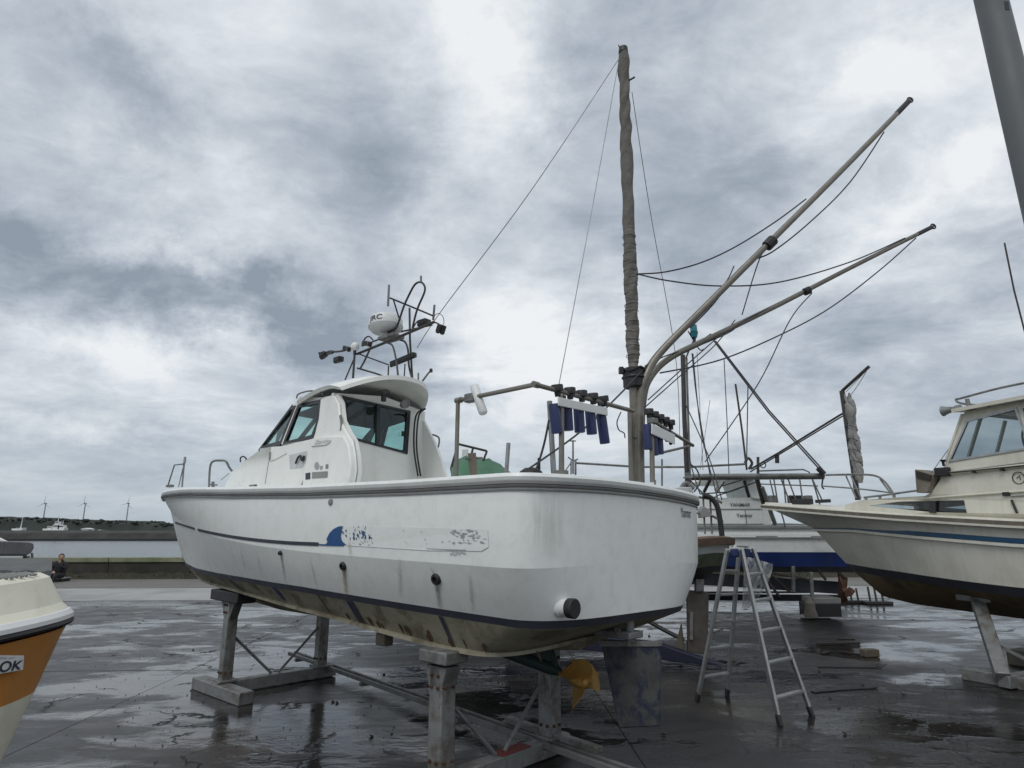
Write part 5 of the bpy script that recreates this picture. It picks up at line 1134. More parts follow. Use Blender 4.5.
# its rudder, propeller, cradle and blocks
MB().slab([ony(840, 572, 14.5), ony(848, 578, 14.5), ony(846, 606, 14.5), ony(841, 606, 14.5)], (0, .1, 0)).build('rudder', 'rust', b3, bevel=.01)
pr3 = MB().lathe(ony(842, 591, 14.3), (1, -.2, 0), [(0, .06), (.2, .07), (.25, .02)], 12).build('propeller', 'rust', b3)
for k in range(3):
    a = k * 2.09 + .4; c = ony(844, 591, 14.3); d = Vector((0, math.sin(a), math.cos(a))); e = Vector((.5, math.cos(a) * .8, -math.sin(a) * .8)); MB().slab([c, c + d * .18 + e * .12, c + d * .34, c + d * .18 - e * .12], (.02, 0, 0)).build('blade', 'rust', pr3, smooth=False)
cr3 = thing('boat_cradle', 'dark rusted rail cradle with thin props under the blue banded hull', 'cradle', (5.0, 14.5, 0))
def w4(a, b, wd, ht, name, m, Y0=14.4, Y1=None): return MB().beam(ony(*a, Y0), ony(*b, Y1 or Y0), wd, ht).build(name, m, cr3, bevel=.01)
w4((690, 578), (843, 588), .12, .26, 'cradle_beam', 'boot', 15.2, 14.8); w4((690, 581), (820, 582), .06, .05, 'cradle_beam', 'galvd', 17); w4((694, 597), (843, 598), .10, .15, 'cradle_beam', 'black', 16.5)
w4((700, 592.5), (812, 592), .1, .05, 'cradle_beam', 'galvd', 17)
for a, b in (((793, 566), (793.5, 592)), ((811, 572), (812.5, 604))): w4(a, b, .065, .065, 'prop_leg', 'galvd', 14.3)
for a, b in (((768, 572), (790, 592)), ((765, 578), (780, 597)), ((815, 566), (826, 580)), ((845, 578), (838, 572)), ((770, 573), (812, 580))): w4(a, b, .05, .05, 'diagonal_prop', 'pipe', 14.5)
for i, (px0, px1, py0, py1, mm) in enumerate(((812, 841, 604, 617, 'black'), (814, 841, 598, 604, 'rail'))):
    a = ony(px0, py1, 14.2); b = ony(px1, py0, 14.2); z0_, z1_ = max(a.z, .005), b.z
    MB().box(((a.x + b.x) / 2, 14.5, (z0_ + z1_) / 2), ((b.x - a.x) / 2, 0, 0), (0, .3, 0), (0, 0, (z1_ - z0_) / 2)).build('support_block', mm, cr3, bevel=.015)
MB().lathe(ony(810, 607, 14.2), (0, 0, 1), [(-.2, .13), (-.15, .14), (-.02, .10), (.08, .11), (.16, .06), (.2, .03)], 9).build('rag_bundle', 'timber', cr3)
for k_, (px, lab) in enumerate(((852, 'left of two small dark prop stands on wet ground past the blue hull'), (877, 'right of two small dark prop stands on wet ground past the blue hull'))):
    q = onz(px, 603 + k_, 0); st_ = thing('prop_stand', lab, 'stand', tuple(q), 'small prop stands')
    for dx, h_ in ((-.16, .45), (.0, .42), (.17, .38)): MB().beam(q + Vector((dx, 0, .06)), q + Vector((dx, .05, .06 + h_ * .8)), .04, .04).build('leg', 'pipe', st_, bevel=.005)
    MB().box(q + Vector((0, 0, .035)), (.34, 0, 0), (0, .15, 0), (0, 0, .035)).build('base_plate', 'black', st_, bevel=.01)
# ================================================================== CREAM BOAT ON THE RIGHT
F4 = Frame((8.9, 5.0, 0), 66, 0)
b4 = thing('cream_boat', 'large cream fishing boat with flared bow and teal stripe on steel legs', 'boat', tuple(F4.w(4, 0, 0)))
G0 = Level(1.30, 1.38, 4, 9.15, 2.3, [(0, 1.88), (3.7, 1.915), (5.3, 2.03), (6.5, 2.13), (8, 2.25), (9.15, 2.33)], tip=.05)
G1 = Level(1.28, 1.34, 4, 7.95, 1.9, [(0, 1.62), (3.8, 1.66), (5.3, 1.76), (6.5, 1.84), (8, 1.86)])
G2 = Level(1.22, 1.28, 4, 7.35, 1.75, [(0, 1.12), (3.9, 1.14), (5.7, 1.22), (7.4, 1.26)])
G3 = Level(1.14, 1.20, 4, 7.22, 1.7, [(0, 1.0), (3.9, 1.02), (5.7, 1.10), (7.3, 1.14)])
G4 = Level(.05, .06, 4, 6.7, 1.8, [(0, .60), (3, .60), (5.3, .66), (6.2, .69), (6.7, .76)], tip=.04, crown=0)
g0, g1, g2, g3, g4 = [both(l.curve()) for l in (G0, G1, G2, G3, G4)]
hm4 = MB(); hm4.grid(strip(F4, g0, g1, 4, -.03), closed_u=True); hm4.grid(strip(F4, g1, g2, 3, .0), closed_u=True); hm4.build('hull', 'cream2', b4, ang=25)
MB().grid(strip(F4, g2, g3, 1), closed_u=True).build('boot_stripe', 'boot', b4); MB().grid(strip(F4, g3, g4, 5, .10), closed_u=True).build('hull_bottom', 'antibrown', b4)
ringsweep(F4, g0, [(0, -.06), (.035, -.055), (.04, -.002), (.0, .004)]).build('rub_strake', 'timber', b4)
ringsweep(F4, g0, [(0, -.085), (.05, -.08), (.05, -.055), (.0, -.05)]).build('strake_moulding', 'cream2', b4); ringsweep(F4, g0, [(.02, .0), (.01, .018), (-.03, .024), (-.1, .024), (-.1, .0)]).build('toe_rail', 'cream', b4)
ringsweep(F4, g1, [(0, -.005), (.022, .0), (.022, .055), (.0, .06)]).build('teal_stripe', 'teal', b4)
ringsweep(F4, g1, [(0, -.05), (.03, -.045), (.03, -.008), (.0, -.006)]).build('stripe_moulding', 'cream2', b4)
i4 = offs(g0, -.05)
MB().grid([[F4.w(i4[i].x, i4[i].y * (1 - 2 * k / 6), i4[i].z + .06 * (1 - (1 - 2 * k / 6) ** 2)) for k in range(7)] for i in range(len(i4) // 2 + 1)]).build('deck', 'cream', b4)
def y4(x, z): return 1.02 - .12 * (z - 2.0) - .4 * max(0, min((x - 5.2) / 3.2, 1)) ** 1.3
def w4p(px, py): q = F4.on(px, py, y4); return (q.x, q.z)
def s4(sgn=1, a_=.0, b_=.04): return lambda a, b, s: F4.w(a, sgn * (y4(a, b) + (a_ if s == 0 else -b_)), b)
# trunk cabin (fore), lower wheelhouse wall, windscreen
trunk = [w4p(845, 505), w4p(862, 500), w4p(896, 497.5), w4p(925, 496), w4p(932, 492), w4p(940, 480)]
body = trunk + [w4p(946, 462), w4p(963, 414), w4p(967, 410.5)]
ex4 = [(1.2, body[-1][1] - .02), (1.2, 1.9)]
o4 = body + ex4 + [(trunk[0][0], trunk[0][1] - .25)]
sidewin = [w4p(950, 461), w4p(967.5, 421), w4p(1016, 408.5), w4p(1031, 448)]
sw2 = [w4p(1022, 407.5), w4p(1060, 399), w4p(1080, 440), w4p(1036, 447.5)]
trw = [w4p(869, 505.8), w4p(899, 501.5), w4p(964, 500.2), w4p(967, 513), w4p(930, 512)]
for sgn in (1, -1):
    MB().holed([o4, sidewin, sw2, trw], s4(sgn)).build('cabin_side', 'cream', b4, ang=30)
    for lp in (sidewin, sw2):
        cx = sum(a for a, b in lp) / len(lp); cz = sum(b for a, b in lp) / len(lp)
        fr = MB().holed([[(a + (a - cx) * .03, b + (b - cz) * .05) for a, b in lp], [(a - (a - cx) * .035, b - (b - cz) * .06) for a, b in lp]], s4(sgn, .014, .01)).build('window_frame', 'alu', b4, ang=30)
        MB().holed([lp], s4(sgn, -.01, .016)).build('pane', 'glassdark', fr, smooth=False)
    cx = sum(a for a, b in trw) / len(trw); cz = sum(b for a, b in trw) / len(trw)
    MB().holed([trw], s4(sgn, -.004, .02)).build('trunk_window', 'glassdark', b4, smooth=False)
q0, q1_ = w4p(933, 501), w4p(933, 513); MB().beam(F4.w(q0[0], y4(*q0) + .004, q0[1]), F4.w(q1_[0], y4(*q1_) + .004, q1_[1]), .09, .02, F4.p).build('window_mullion', 'black', b4)
def ac4(a, b, name, m, n=6):
    MB().grid([[F4.w(x + .10 * (1 - (1 - 2 * k / n) ** 2), y4(x, z) * (1 - 2 * k / n), z + .03 * (1 - (1 - 2 * k / n) ** 2)) for k in range(n + 1)] for (x, z) in (a, b)]).build(name, m, b4)
for i in range(len(trunk) - 1): ac4(trunk[i], trunk[i + 1], 'trunk_top', 'cream')
ac4(trunk[-1], body[6], 'wheelhouse_front', 'cream'); ac4(body[6], body[7], 'windscreen', 'glassdark'); ac4(body[7], body[8], 'windscreen_head', 'cream')
for sgn in (-1, -.35, .35, 1):
    a, b = body[6], body[7]; MB().beam(F4.w(a[0] + .10 * (1 - sgn * sgn) + .01, y4(*a) * sgn * .98, a[1]), F4.w(b[0] + .10 * (1 - sgn * sgn) + .01, y4(*b) * sgn * .98, b[1]), .06, .03, F4.a).build('windscreen_post', 'cream', b4, bevel=.005)
# inside: console, seat, steering wheel
MB().box(F4.w(3.2, 0, 2.35), F4.a * .9, F4.p * .85, F4.k * .02).build('cabin_floor', 'seatgrey', b4)
MB().box(F4.w(4.35, .2, 2.72), F4.a * .18, F4.p * .5, F4.k * .07).build('dashboard', 'black', b4, bevel=.03)
wc = F4.w(3.95, .45, 2.98); MB().tube([wc + (F4.p * math.cos(a * math.pi / 12) + F4.k * math.sin(a * math.pi / 12)) * .2 for a in range(25)], .014, 6).build('steering_wheel', 'black', b4)
for a in range(3): tube('wheel_spoke', [wc, wc + (F4.p * math.cos(a * 2.09) + F4.k * math.sin(a * 2.09)) * .2], .012, 'black', b4, 6)
MB().box(F4.w(3.35, .2, 2.95), F4.a * .08, F4.p * .32, F4.k * .32).build('helm_seat', 'seatgrey', b4, bevel=.05)
# roof slab with visor, grab rail, loudhailer
ra4 = w4p(961, 412.5)
rows = []
for i in range(13):
    x = ra4[0] + .16 - i * .32; zr = ra4[1] + .045 + .05 * min(i, 6) / 6
    rows.append([F4.w(x - .12 * abs(1 - 2 * k / 10) ** 2, (y4(x, 3.3) + .13) * (1 - 2 * k / 10), zr + .07 * (1 - (1 - 2 * k / 10) ** 2)) for k in range(11)])
rb4 = MB().grid(rows); low = [[q - Vector((0, 0, .05)) for q in r] for r in rows]; rb4.grid(low)
ee = lambda rr: rr[0] + [r[-1] for r in rr[1:]] + rr[-1][::-1][1:] + [r[0] for r in rr[::-1][1:-1]]
rb4.grid([ee(rows), ee(low)], closed_u=True); rb4.build('roof', 'cream', b4, ang=50)
def w5(pts, y, r_, name, m='galvd', sm=True, seg=8):
    P_ = [F4.w(*F4.at(px, py, 1, y)) for px, py in pts]; return tube(name, smoothpath(P_, 5) if sm and len(P_) > 2 else P_, r_, m, b4, seg)
w5([(1040, 380), (1000, 388), (962, 398), (956, 399.5), (962, 403.5), (990, 406)], .85, .016, 'roof_rail'); w5([(967, 399), (969.5, 409)], .85, .028, 'rail_post'); w5([(969, 409), (976, 408)], .85, .02, 'rail_post')
h0, h1 = F4.w(*F4.at(957, 408.5, 1, .85)), F4.w(*F4.at(944, 411, 1, .85))
MB().lathe(h0, h1 - h0, [(-.05, .045), (0, .05), (.04, .035), (.13, .05), (.20, .075), (.205, .06)], 18).build('loudhailer', 'galv', b4)
def p4(px, py, off): a, b = w4p(px, py); return F4.w(a, y4(a, b) + off, b)
MB().box(p4(944.5, 472, .04), F4.a * .09, F4.p * .05, F4.k * .06).build('side_lamp', 'black', b4, bevel=.01); MB().lathe(p4(944.5, 462, .03), F4.k, [(-.06, .015), (0, .02), (.03, .04)], 10).build('lamp_knob', 'black', b4)
tube('side_moulding', [p4(938, 474.5, .02), p4(975, 470.5, .02), p4(1040, 463.5, .02)], .022, 'cream', b4); tube('side_moulding', [p4(950, 472.5, .03), p4(1040, 461, .03)], .010, 'rail', b4)
tube('knuckle_moulding', [p4(922, 498.5, .015), p4(970, 495, .015), p4(1040, 490, .015)], .014, 'cream', b4)
tube('handrail', [p4(952, 473, .06), p4(1040, 464.5, .06)], .010, 'pipe', b4)
for px in (976, 1004): MB().box(p4(px, 471.5 - (px - 976) * .07, .04), F4.a * .015, F4.p * .03, F4.k * .02).build('handrail_foot', 'black', b4)
MB().box(p4(1007, 494, .02), F4.a * .04, F4.p * .01, F4.k * .025).build('vent', 'black', b4); tube('door_slot', [p4(1012.5, 500, .02), p4(1018, 513, .02)], .016, 'black', b4, 6); tube('door_edge', [p4(1011, 496.5, .012), p4(1040, 494.5, .012)], .008, 'rail', b4, 6)
MB().tube([p4(1019, 478, .01) + (F4.a * math.cos(a * .42) * .07 + F4.k * math.sin(a * .42) * .075) for a in range(16)], .006, 5).build('round_emblem', 'pipe', b4)
tube('emblem_stroke', [p4(1017, 478, .012), p4(1020, 475.5, .012), p4(1021, 480, .012)], .006, 'pipe', b4, 5)
# hatch locker standing open at the windscreen foot
MB().slab([p4(919, 469.5, .1), p4(938, 474.5, .1), p4(932, 493, .1), p4(921, 493, .1)], F4.p * -.35).build('deck_locker', 'timber', b4, bevel=.01); MB().slab([p4(921, 471, .12), p4(937, 475.5, .12), p4(936, 481, .12), p4(922, 478, .12)], F4.p * -.02).build('locker_board', 'darkwood', b4)
tube('forestay', [p4(919, 490, .0), F4.w(*F4.at(950, 447, 1, .9))], .005, 'wire', b4, 5)
# low rail along the trunk, bow cleats, pulpit
w5([(864, 497.5), (885, 495), (918, 490.5), (925, 491)], .75, .016, 'trunk_rail', 'galvd')
for px, py in ((866, 498), (880, 496.5), (894, 494.5)): w5([(px, py), (px, py + 3)], .75, .022, 'rail_foot', 'galvd', False)
w5([(826, 475), (860, 474.5), (876, 476), (885, 482), (893, 493)], .62, .017, 'pulpit_rail'); w5([(822, 486), (860, 489), (893, 493)], .62, .012, 'pulpit_rail')
for a, b in (((846, 476), (856, 498)), ((851, 476), (861, 498)), ((880, 479), (892, 495))): w5([a, b], .62, .013, 'pulpit_post', 'galvd', False)
MB().box(F4.w(8.0, .2, 2.35), F4.a * .20, F4.p * .06, F4.k * .05).build('bow_roller', 'black', b4, bevel=.01); MB().box(F4.w(7.5, .25, 2.34), F4.a * .15, F4.p * .03, F4.k * .03).build('anchor_shank', 'black', b4, bevel=.01)
# fore mast with a furled sail and a raking sprit
fm0, fm1, fm2 = [F4.w(*F4.at(px, py, 1, .25)) for px, py in ((858, 500), (842, 391), (869, 366.5))]
fmst = MB().tube([fm0, fm1], .045, 10).build('fore_mast', 'pipe', b4); tube('sprit', [fm1, fm2], .028, 'pipe', fmst, 8)
tube('sprit_line', rope(F4.w(*F4.at(867, 370, 1, .25)), F4.w(*F4.at(850, 396, 1, .25)), .02), .006, 'wire', fmst, 5); tube('sprit_line', [F4.w(*F4.at(867, 370, 1, .25)), F4.w(*F4.at(846, 392, 1, .25))], .005, 'wire', fmst, 5)
uf = F4.a * -1; vf = F4.p; axf = (fm1 - fm0).normalized(); rs_ = random.Random(2)
for k_ in range(6):
    ph_ = k_ * 1.05; top_ = (.97, .93, .9, .96, .82, .72)[k_]; P_ = []; R_ = []
    for i in range(46):
        t = i / 45; tt = .15 + (top_ - .15) * t
        c = fm0.lerp(fm1, tt) + uf * (.085 + .035 * math.cos(ph_ + t * 6.0) + .020 * math.sin(t * 13 + k_)) + vf * (.042 * math.sin(ph_ + t * 6.0))
        c += uf * (.055 * math.exp(-((tt - .80) / .10) ** 2) * (k_ % 2) + .03 * math.exp(-((tt - .45) / .09) ** 2) * (k_ == 2))
        P_.append(c); R_.append((.036 + .010 * math.sin(t * 19 + k_ * 2) + .018 * math.exp(-((tt - .82) / .08) ** 2) + .006 * rs_.uniform(-1, 1)) * (1 if .04 < t < .96 else .5))
    MB().tube(P_, R_, 10).build('furled_sail', 'canvasg', fmst, ang=70)
for t in (.2, .33, .45, .6): c = fm0.lerp(fm1, .16 + .80 * t) + uf * .07; MB().tube([c + (uf * math.cos(a * math.pi / 8) + vf * math.sin(a * math.pi / 8)) * .098 + axf * .05 * math.sin(a * .39) for a in range(17)], .006, 5).build('sail_tie', 'rope', fmst)
# whip aerial
tube('whip_aerial', [ony(1004.5, 243, 8.2), ony(1014, 290, 8.2), ony(1030, 352, 8.2), ony(1040, 398, 8.2)], .012, 'pipe', b4, 6)
# its trestle
qf = onz(1003, 678, .13); qt = onz(975, 590, 1.05)
qf2 = qf + F4.p * -1.5; qf2.z = .13
t4 = thing('boat_trestle', 'grey steel trestle with a splayed leg under the cream hull at right', 'trestle', (qf.x, qf.y, 0), 'trestles holding up boats')
topn = F4.w(4.75, .80, .93)
lgv = (topn - qf)
MB().beam(qf, topn, .15, .15).build('leg', 'galv', t4, bevel=.012); MB().beam(qf2, F4.w(4.75, -.8, .93), .15, .15).build('leg', 'galv', t4, bevel=.012)
MB().beam(onz(964, 673, .07), onz(1120, 700, .07), .15, .14).build('base_beam', 'galv', t4, bevel=.01); MB().beam(qf + Vector((0, 0, -.04)) - F4.p * .0, qf2 + Vector((0, 0, -.05)), .14, .14).build('base_beam', 'galv', t4, bevel=.01)
MB().beam(qf + lgv * .42, qf + (qf2 - qf) * .45 + Vector((0, 0, .1)), .04, .04).build('diagonal_brace', 'galvd', t4)
MB().box(topn, F4.a * .22, F4.p * .10, F4.k * .04).build('hull_pad', 'galvd', t4, bevel=.01)
wf = onz(1017, 668, 0); MB().box(wf + Vector((.3, .2, .1)), F4.a * .14, F4.p * .2, (0, 0, .1)).build('timber_block', 'timber', t4, bevel=.01)
# ================================================================== ORANGE BOAT, NEAR LEFT
a5 = R(48); F5 = Frame((0, 0, 0), 0, 0); F5.a = Vector((math.cos(a5), math.sin(a5), 0)); F5.p = Vector((-math.sin(a5), math.cos(a5), 0)); F5.k = Vector((0, 0, 1))
F5.O = Vector((-2.23, 3.42, 0)) - F5.a * 3.2
b5 = thing('orange_boat', 'small orange and cream boat close at left with black rub rail', 'boat', tuple(F5.w(1.5, 0, 0)))
def L5(b, xe, z, dz=0.0): return both(Level(b * .9, b, .9, xe, 2.3, [(0, z - .10), (2, z - .05), (3.2, z + dz)], tip=.01, n=4, bul=.02, q=.62, ex=2.2).curve(70, 10))
h0_, h1_, h2_, h3_, h4_ = L5(.78, 3.18, 1.33, .02), L5(.76, 3.16, 1.28, .02), L5(.72, 3.09, 1.05, .02), L5(.60, 2.93, .55, .02), L5(.05, 2.6, .40, .05)
MB().grid(strip(F5, h0_, h1_, 1), closed_u=True).grid(strip(F5, h1_, h2_, 3, -.01), closed_u=True).build('hull', 'orange', b5, ang=30)
hb5 = MB(); hb5.grid(strip(F5, h2_, h3_, 3), closed_u=True); hb5.grid(strip(F5, h3_, h4_, 2), closed_u=True); hb5.build('hull_bottom', 'creamtop', b5, ang=30)
ringsweep(F5, h0_, [(-.01, .012), (.022, .014), (.030, .026), (.022, .040), (-.01, .044)]).build('rub_rail', 'black', b5)
ringsweep(F5, h0_, [(-.01, .042), (.024, .043), (.022, .062), (.004, .082), (-.01, .085)]).build('gunwale_edge', 'sheer', b5)
k0 = offs(h0_, -.0, .08); k1 = offs(h0_, -.035, .115); k2 = offs(h0_, -.10, .235); k3 = offs(h0_, -.14, .255)
dm = MB().grid([[F5.w(*q) for q in c] for c in (k0, k1)], closed_u=True).grid([[F5.w(*a.lerp(b, t)) for a, b in zip(k1, k2)] for t in (0, .5, 1)], closed_u=True).grid([[F5.w(*a.lerp(b, t)) for a, b in zip(k2, k3)] for t in (0, .5, 1)], closed_u=True)
hf = len(k3) // 2; dm.grid([[F5.w(k3[i].x, k3[i].y * (1 - 2 * j / 4), k3[i].z) for j in range(5)] for i in range(hf + 1)]); dm.build('deck_moulding', 'creamtop', b5, ang=40)
# non-slip studs on the foredeck
ns = MB(); zt_ = k3[3].z
for i in range(44):
    for j in range(31):
        x = 3.0 - .022 * i; y = -.50 + .034 * j
        if abs(y) < .56 * (1 - (x / 3.12) ** 5) + .02: ns.box(F5.w(x, y, 1.585 + lerpt([(0, -.10), (2, -.05), (3.2, .02)], x) + .007), F5.a * .006, F5.p * .010, F5.k * .004)
ns.build('nonslip_studs', 'rail', b5, smooth=False, kind='stuff')
# name plate OK
def s5(px, py, off=.004):
    y = -.7
    for _ in range(60):
        q = F5.at(px, py, 1, y); z = q.z; x = min(max(q.x, 0), 3.1)
        def hh(c):
            best = min(range(len(c) // 2, len(c)), key=lambda i: abs(c[i].x - x)); return c[best].y
        zA, zB = 1.28, 1.0; t = min(max((zA - z) / (zA - zB), 0), 1); y2 = hh(h1_) * (1 - t) + hh(h2_) * t; y = .7 * y + .3 * y2
    q = F5.at(px, py, 1, y); return F5.w(q.x, q.y - off, q.z)
P0, P1, P2, P3 = s5(-6, 654.5), s5(23, 655), s5(22, 669), s5(-6, 674)
pn = F5.p * -1
MB().slab([P0 + pn * .012, P1 + pn * .012, P2 + pn * .012, P3 + pn * .012], pn * .004).build('name_plate', 'sheer', b5, smooth=False)
def okf(u, v): # u 0..1.5, v 0..0.75
    s_ = u / 1.62; t = v / .95; a = P3.lerp(P2, .10 + s_ * .86); b = P0.lerp(P1, .10 + s_ * .86); return a.lerp(b, .08 + t * .8) + pn * .020
textmesh('OK', okf, 'letters', 'ink', b5, 1.0, .25, .02)
def okc(u, v): s_ = u / 4.4; a = P3.lerp(P2, .1 + s_ * .8); b = P0.lerp(P1, .1 + s_ * .8); return a.lerp(b, .80 + v * .18) + pn * .020
textmesh('ship ser', okc, 'small_letters', 'inkgrey', b5, 1.0, .2)
# trailer cradle under it
cr5 = thing('boat_trailer', 'steel cradle under the orange boat at the left edge', 'cradle', tuple(F5.w(1.5, 0, 0)))
for x in (.8, 2.0):
    MB().beam(F5.w(x, -.5, .06), F5.w(x, .5, .06), .1, .12).build('cross_beam', 'galv', cr5, bevel=.01)
    for y in (-.25, .25): MB().beam(F5.w(x, y, .1), F5.w(x, y, .52), .08, .08).build('leg', 'galv', cr5, bevel=.01)
# ================================================================== COVERED BOATS AT FAR LEFT
b6 = thing('covered_boat', 'boat under a stretched grey canvas cover beyond the orange boat', 'boat', (-9, 12, 0))
rows = []
for i in range(13):
    v = i / 12; rows.append([ony(px, py, 12.2 + .9 * v) for px, py in [(-60 + 112 * u, (557.5 + 12.5 * (1 - v)) + (.9 * math.sin(u * 30 + v * 5)) * (1 - v) + 1.2 * u) for u in [k / 24 for k in range(25)]]])
lowr = [Vector((q.x, q.y, .55)) for q in rows[0]]; hir = [Vector((q.x - .1, q.y + .05, .55)) for q in rows[-1]]
MB().grid([lowr] + rows + [hir]).build('canvas_cover', mat('grey_boat_cover', (.10, .105, .105), .8, var=.2, vscale=2, bump=.4, bscale=6), b6)
MB().slab([ony(-60, 570, 12.25), ony(47, 571, 12.25), ony(40, 590, 12.25), ony(-60, 590, 12.25)], (-.80, 1.0, 0)).build('hull', 'gelold', b6, bevel=.02)
for px in (-40, 30): q = onz(px, 616, 0); MB().beam((q.x, 12.7, 0), (q.x, 12.7, .75), .1, .1).build('leg', 'galvd', b6)
b7 = thing('dark_dinghy', 'dark grey hulled dinghy with white deck at the far left edge', 'boat', (-16, 18, 0))
hu = [(-50, 541.5), (10, 541.8), (30, 542.5), (33.5, 544), (34, 548), (31, 553), (26, 555.5), (-50, 555.5)]
MB().slab([ony(a, b, 18) for a, b in hu], (-1.25, 1.5, 0)).build('hull', mat('dinghy_grey', (.075, .077, .08), .6, var=.2, streak=.2), b7, bevel=.05)
MB().slab([ony(a, b, 18.2) for a, b in [(-50, 542), (-50, 537), (0, 537.5), (9, 541.8)]], (-.9, 1.1, 0)).build('deck', 'sheer', b7, bevel=.03); MB().slab([ony(a, b, 17.97) for a, b in [(-50, 553.5), (28, 554), (26, 556), (-50, 556)]], (-1.3, 1.5, 0)).build('keel_strip', 'black', b7)
tube('outboard_bracket', [ony(32, 553, 18.5), ony(32.5, 558, 18.5)], .03, 'galvd', b7)
for px in (-30, 24): q = ony(px, 556, 18.6); MB().beam((q.x, 18.7, 0), (q.x, 18.7, q.z), .12, .12).build('support_post', 'galvd', b7)
# ================================================================== PERSON seated by the wall
def skinbody(name, verts, edges, m, parent=None, sub=2):
    me = bpy.data.meshes.new(name); me.from_pydata([v[0] for v in verts], edges, []); o = bpy.data.objects.new(name, me); COL.objects.link(o)
    sk = o.modifiers.new('skin', 'SKIN')
    for i, v in enumerate(verts): me.skin_vertices[0].data[i].radius = (v[1], v[2] if len(v) > 2 else v[1])
    me.skin_vertices[0].data[0].use_root = True
    sb = o.modifiers.new('sub', 'SUBSURF'); sb.levels = sub; sb.render_levels = sub
    me.materials.append(M[m]); 
    for p in me.polygons: p.use_smooth = True
    sk.use_smooth_shade = True
    if parent: o.parent = parent
    return o
pc = ony(61.5, 557, 24.6); hz0 = pc.z
per = thing('person', 'person in a black jacket sitting hunched beside the quay behind the cream boat', 'person', (pc.x, 24.6, 0))
sc_ = hz0 - 1.13   # the head centre sits about 1.13 m above the ground when seated on the low box
zp = hz0 - .62
V = [((0, .10, zp), .17), ((0, .05, zp + .2), .16), ((.02, -.02, zp + .40), .19, .13), ((.04, -.05, zp + .50), .06), ((.06, -.07, zp + .58), .065),
     ((-.19, -.02, zp + .40), .07), ((-.28, -.06, zp + .16), .06), ((-.12, -.24, zp + .08), .05), ((.0, -.30, zp + .10), .04),
     ((.22, -.04, zp + .40), .07), ((.30, -.12, zp + .20), .06), ((.22, -.28, zp + .30), .05), ((.14, -.22, zp + .44), .04),
     ((-.11, .0, zp - .04), .11), ((-.14, -.42, zp - .02), .085), ((-.14, -.42, max(zp - .42, .06)), .06), ((-.14, -.56, .05), .045),
     ((.11, .0, zp - .04), .11), ((.14, -.42, zp - .02), .085), ((.14, -.42, max(zp - .42, .06)), .06), ((.14, -.56, .05), .045)]
E_ = [(0, 1), (1, 2), (2, 3), (3, 4), (2, 5), (5, 6), (6, 7), (7, 8), (2, 9), (9, 10), (10, 11), (11, 12), (0, 13), (13, 14), (14, 15), (15, 16), (0, 17), (17, 18), (18, 19), (19, 20)]
skinbody('body', V, E_, 'jacket', per)
def ell(c, r, name, m, par, seg=20, cut=None):
    rows = []
    for i in range(seg + 1):
        th = math.pi * i / seg; rows.append([Vector((c[0] + r[0] * math.sin(th) * math.cos(2 * math.pi * k / 24), c[1] + r[1] * math.sin(th) * math.sin(2 * math.pi * k / 24), c[2] + r[2] * math.cos(th))) for k in range(24)])
    if cut: rows = rows[:int(len(rows) * cut)]
    return MB().grid(rows, closed_u=True).build(name, m, par)
hx, hy, hz_ = pc.x + .07, 24.6 - .09, hz0
head = ell((hx, hy, hz_), (.078, .095, .115), 'head', 'skin', per)
ell((hx - .015, hy + .015, hz_ + .015), (.092, .105, .118), 'hair', 'hair', per, cut=.62)
MB().tube([(hx + .055, hy - .075, hz_ + .01), (hx + .075, hy - .098, hz_ - .02), (hx + .06, hy - .082, hz_ - .03)], [.008, .013, .008], 6).build('nose', 'skin', head)
for dx in (-.0, .05): ell((hx + dx, hy - .088, hz_ + .015), (.011, .008, .008), 'eye', 'ink', head, 8)
ell((hx + .035, hy - .085, hz_ - .055), (.022, .010, .006), 'mouth', 'red', head, 8); ell((hx - .072, hy + .0, hz_ - .005), (.012, .02, .03), 'ear', 'skin', head, 8)
def handm(c, d, par):
    c = Vector(c); d = Vector(d).normalized(); s_ = d.orthogonal().normalized()
    b = MB().box(c, d * .045, s_ * .038, d.cross(s_) * .014)
    for k, (o_, l) in enumerate(((-.03, .065), (-.01, .075), (.01, .07), (.03, .055))): p = c + d * .045 + s_ * o_; b.tube([p, p + d * l * .6, p + d * l * .8 - d.cross(s_) * .03], .009, 6)
    p = c - s_ * .036; b.tube([p, p - s_ * .03 + d * .03, p - s_ * .03 + d * .06], .010, 6); return b.build('hand', 'skin', par, bevel=.004)
handm((pc.x + .13, 24.36, zp + .47), (.0, -.1, 1), per); handm((pc.x + .02, 24.26, zp + .10), (.6, -.5, -.2), per)
bx_ = thing('mooring_box', 'dark low box the person in black is sitting on', 'box', (pc.x, 24.75, 0))
MB().box((pc.x, 24.78, (zp - .16) / 2), (.18, 0, 0), (0, .24, 0), (0, 0, (zp - .16) / 2)).build('box_body', 'black', bx_, bevel=.02); MB().box((pc.x, 24.78, zp - .14), (.20, 0, 0), (0, .26, 0), (0, 0, .02)).build('lid', 'rail', bx_, bevel=.01)
MB().slab([ony(50, 562, 24.9), ony(55, 561, 24.9), ony(56, 577, 24.9), ony(49, 577, 24.9)], (0, .08, 0)).build('back_board', 'black', bx_, bevel=.02)
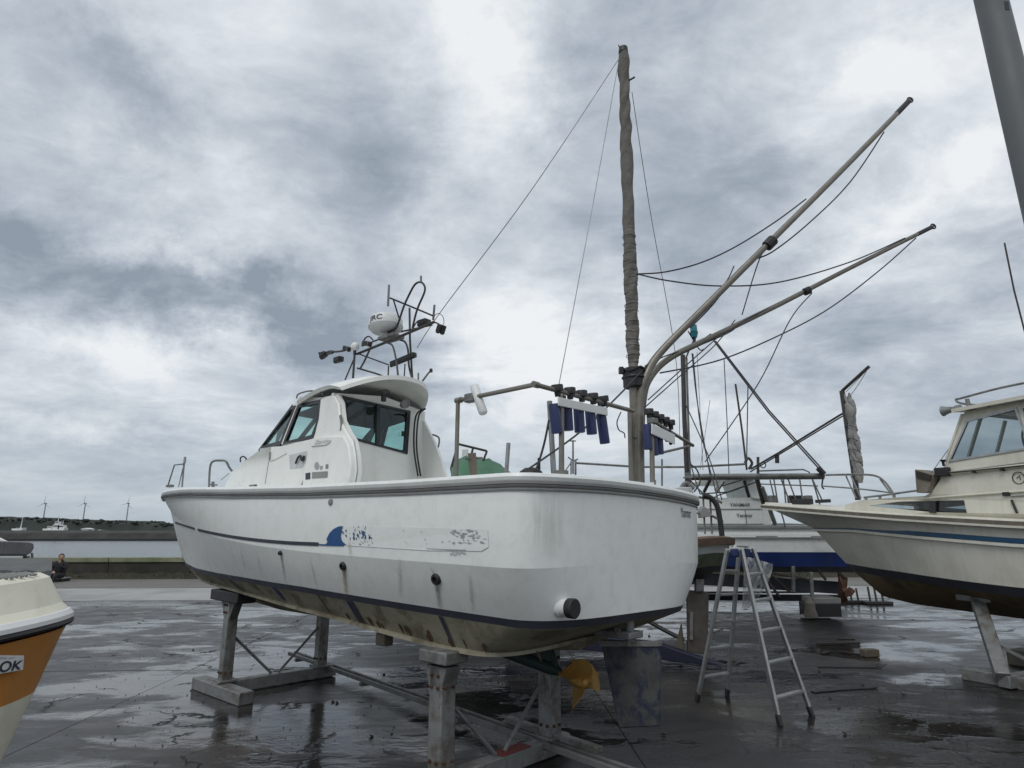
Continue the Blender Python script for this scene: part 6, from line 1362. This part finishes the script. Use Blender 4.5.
# ================================================================== UTILITY POLE top right
up0 = thing('utility_pole', 'thick grey concrete pole leaning past the upper right corner', 'pole', (0, 0, 0))
YP = 4.0
pT, pB = ony(990.5, -2, YP), ony(1042, 212, YP); dP = (pB - pT); foot_ = pT + dP * (pT.z / (pT.z - pB.z))
up0.location = foot_
MB().tube([foot_, pB, pT, pT - dP * .6], [.118, .108, .100, .094], 28).build('shaft', 'pole', up0)
for dz in (0, .05, .09): q = ony(1006.5 + dz * 5, 3 + dz * 60, YP - .10); MB().box(q, (.014, 0, 0), (0, .004, 0), (0, 0, .012)).build('stencil_mark', 'ink', up0, smooth=False)
# ================================================================== LITTER ON THE GROUND
br = onz(870, 657, 0); bk = thing('concrete_block', 'brown broken block lying on the wet concrete right of the ladder', 'block', tuple(br))
MB().box(br + Vector((0, 0, .057)), (.115, .015, 0), (-.015, .06, 0), (0, 0, .055)).build('block_body', 'block', bk, bevel=.015)
def scrap(px, py, L, ang, w_, label, m='timber', h=.035, name='timber_scrap'):
    q = onz(px, py, 0); d = Vector((math.cos(ang), math.sin(ang), 0)); n = Vector((-d.y, d.x, 0)); r_ = random.Random(int(px * 7 + py)); pts = []
    for i in range(9):
        t = i / 8; pts.append(q + d * (t - .5) * L + n * (w_ * (.5 + .5 * r_.random())))
    for i in range(9):
        t = 1 - i / 8; pts.append(q + d * (t - .5) * L - n * (w_ * (.4 + .6 * r_.random())))
    o = MB().slab([p + Vector((0, 0, .003)) for p in pts], (0, 0, h)).build(name, m, None, smooth=False, bevel=.006); tag(o, label, 'scrap'); return o
scrap(838, 645, .75, .1, .028, 'long dark strip of driftwood left of the brown block', 'darkwood'); scrap(852, 655, .42, -1.0, .022, 'short dark stick slanting down toward the brown block', 'darkwood')
scrap(826, 654, .22, .6, .04, 'small splintered board piece beneath the long driftwood strip', 'darkwood', .03); scrap(848, 668, .8, -.05, .02, 'thin dark cord of wood below the brown block', 'black', .012)
scrap(845, 690, .9, .25, .06, 'flat dark mat scrap on the concrete lower right of the ladder', 'black', .012); scrap(846, 640, .3, .0, .018, 'thin brown batten just above the long driftwood strip', 'darkwood', .015)
db = MB(); rd_ = random.Random(21)
for i in range(1500):
    if i % 900 < 130: q = onz(rd_.gauss(915, 45), rd_.uniform(668, 745), 0)
    elif i % 900 < 520: q = Vector((rd_.uniform(-6, 8), rd_.uniform(3.5, 16), 0))
    elif i % 900 < 700: q = onz(rd_.gauss(520, 60), rd_.uniform(655, 690), 0)
    else: q = onz(rd_.uniform(90, 420), rd_.uniform(610, 768), 0)
    s_ = rd_.uniform(.002, .007) * (1 + (rd_.random() < .04) * 1.6); a = rd_.uniform(0, 3)
    db.box(q + Vector((0, 0, s_ * .4 + .004)), (s_ * math.cos(a), s_ * math.sin(a), 0), (-s_ * math.sin(a) * .7, s_ * math.cos(a) * .7, .2 * s_), (0, 0, s_ * .4))
db.build('grit', 'mortar', smooth=False, kind='stuff')
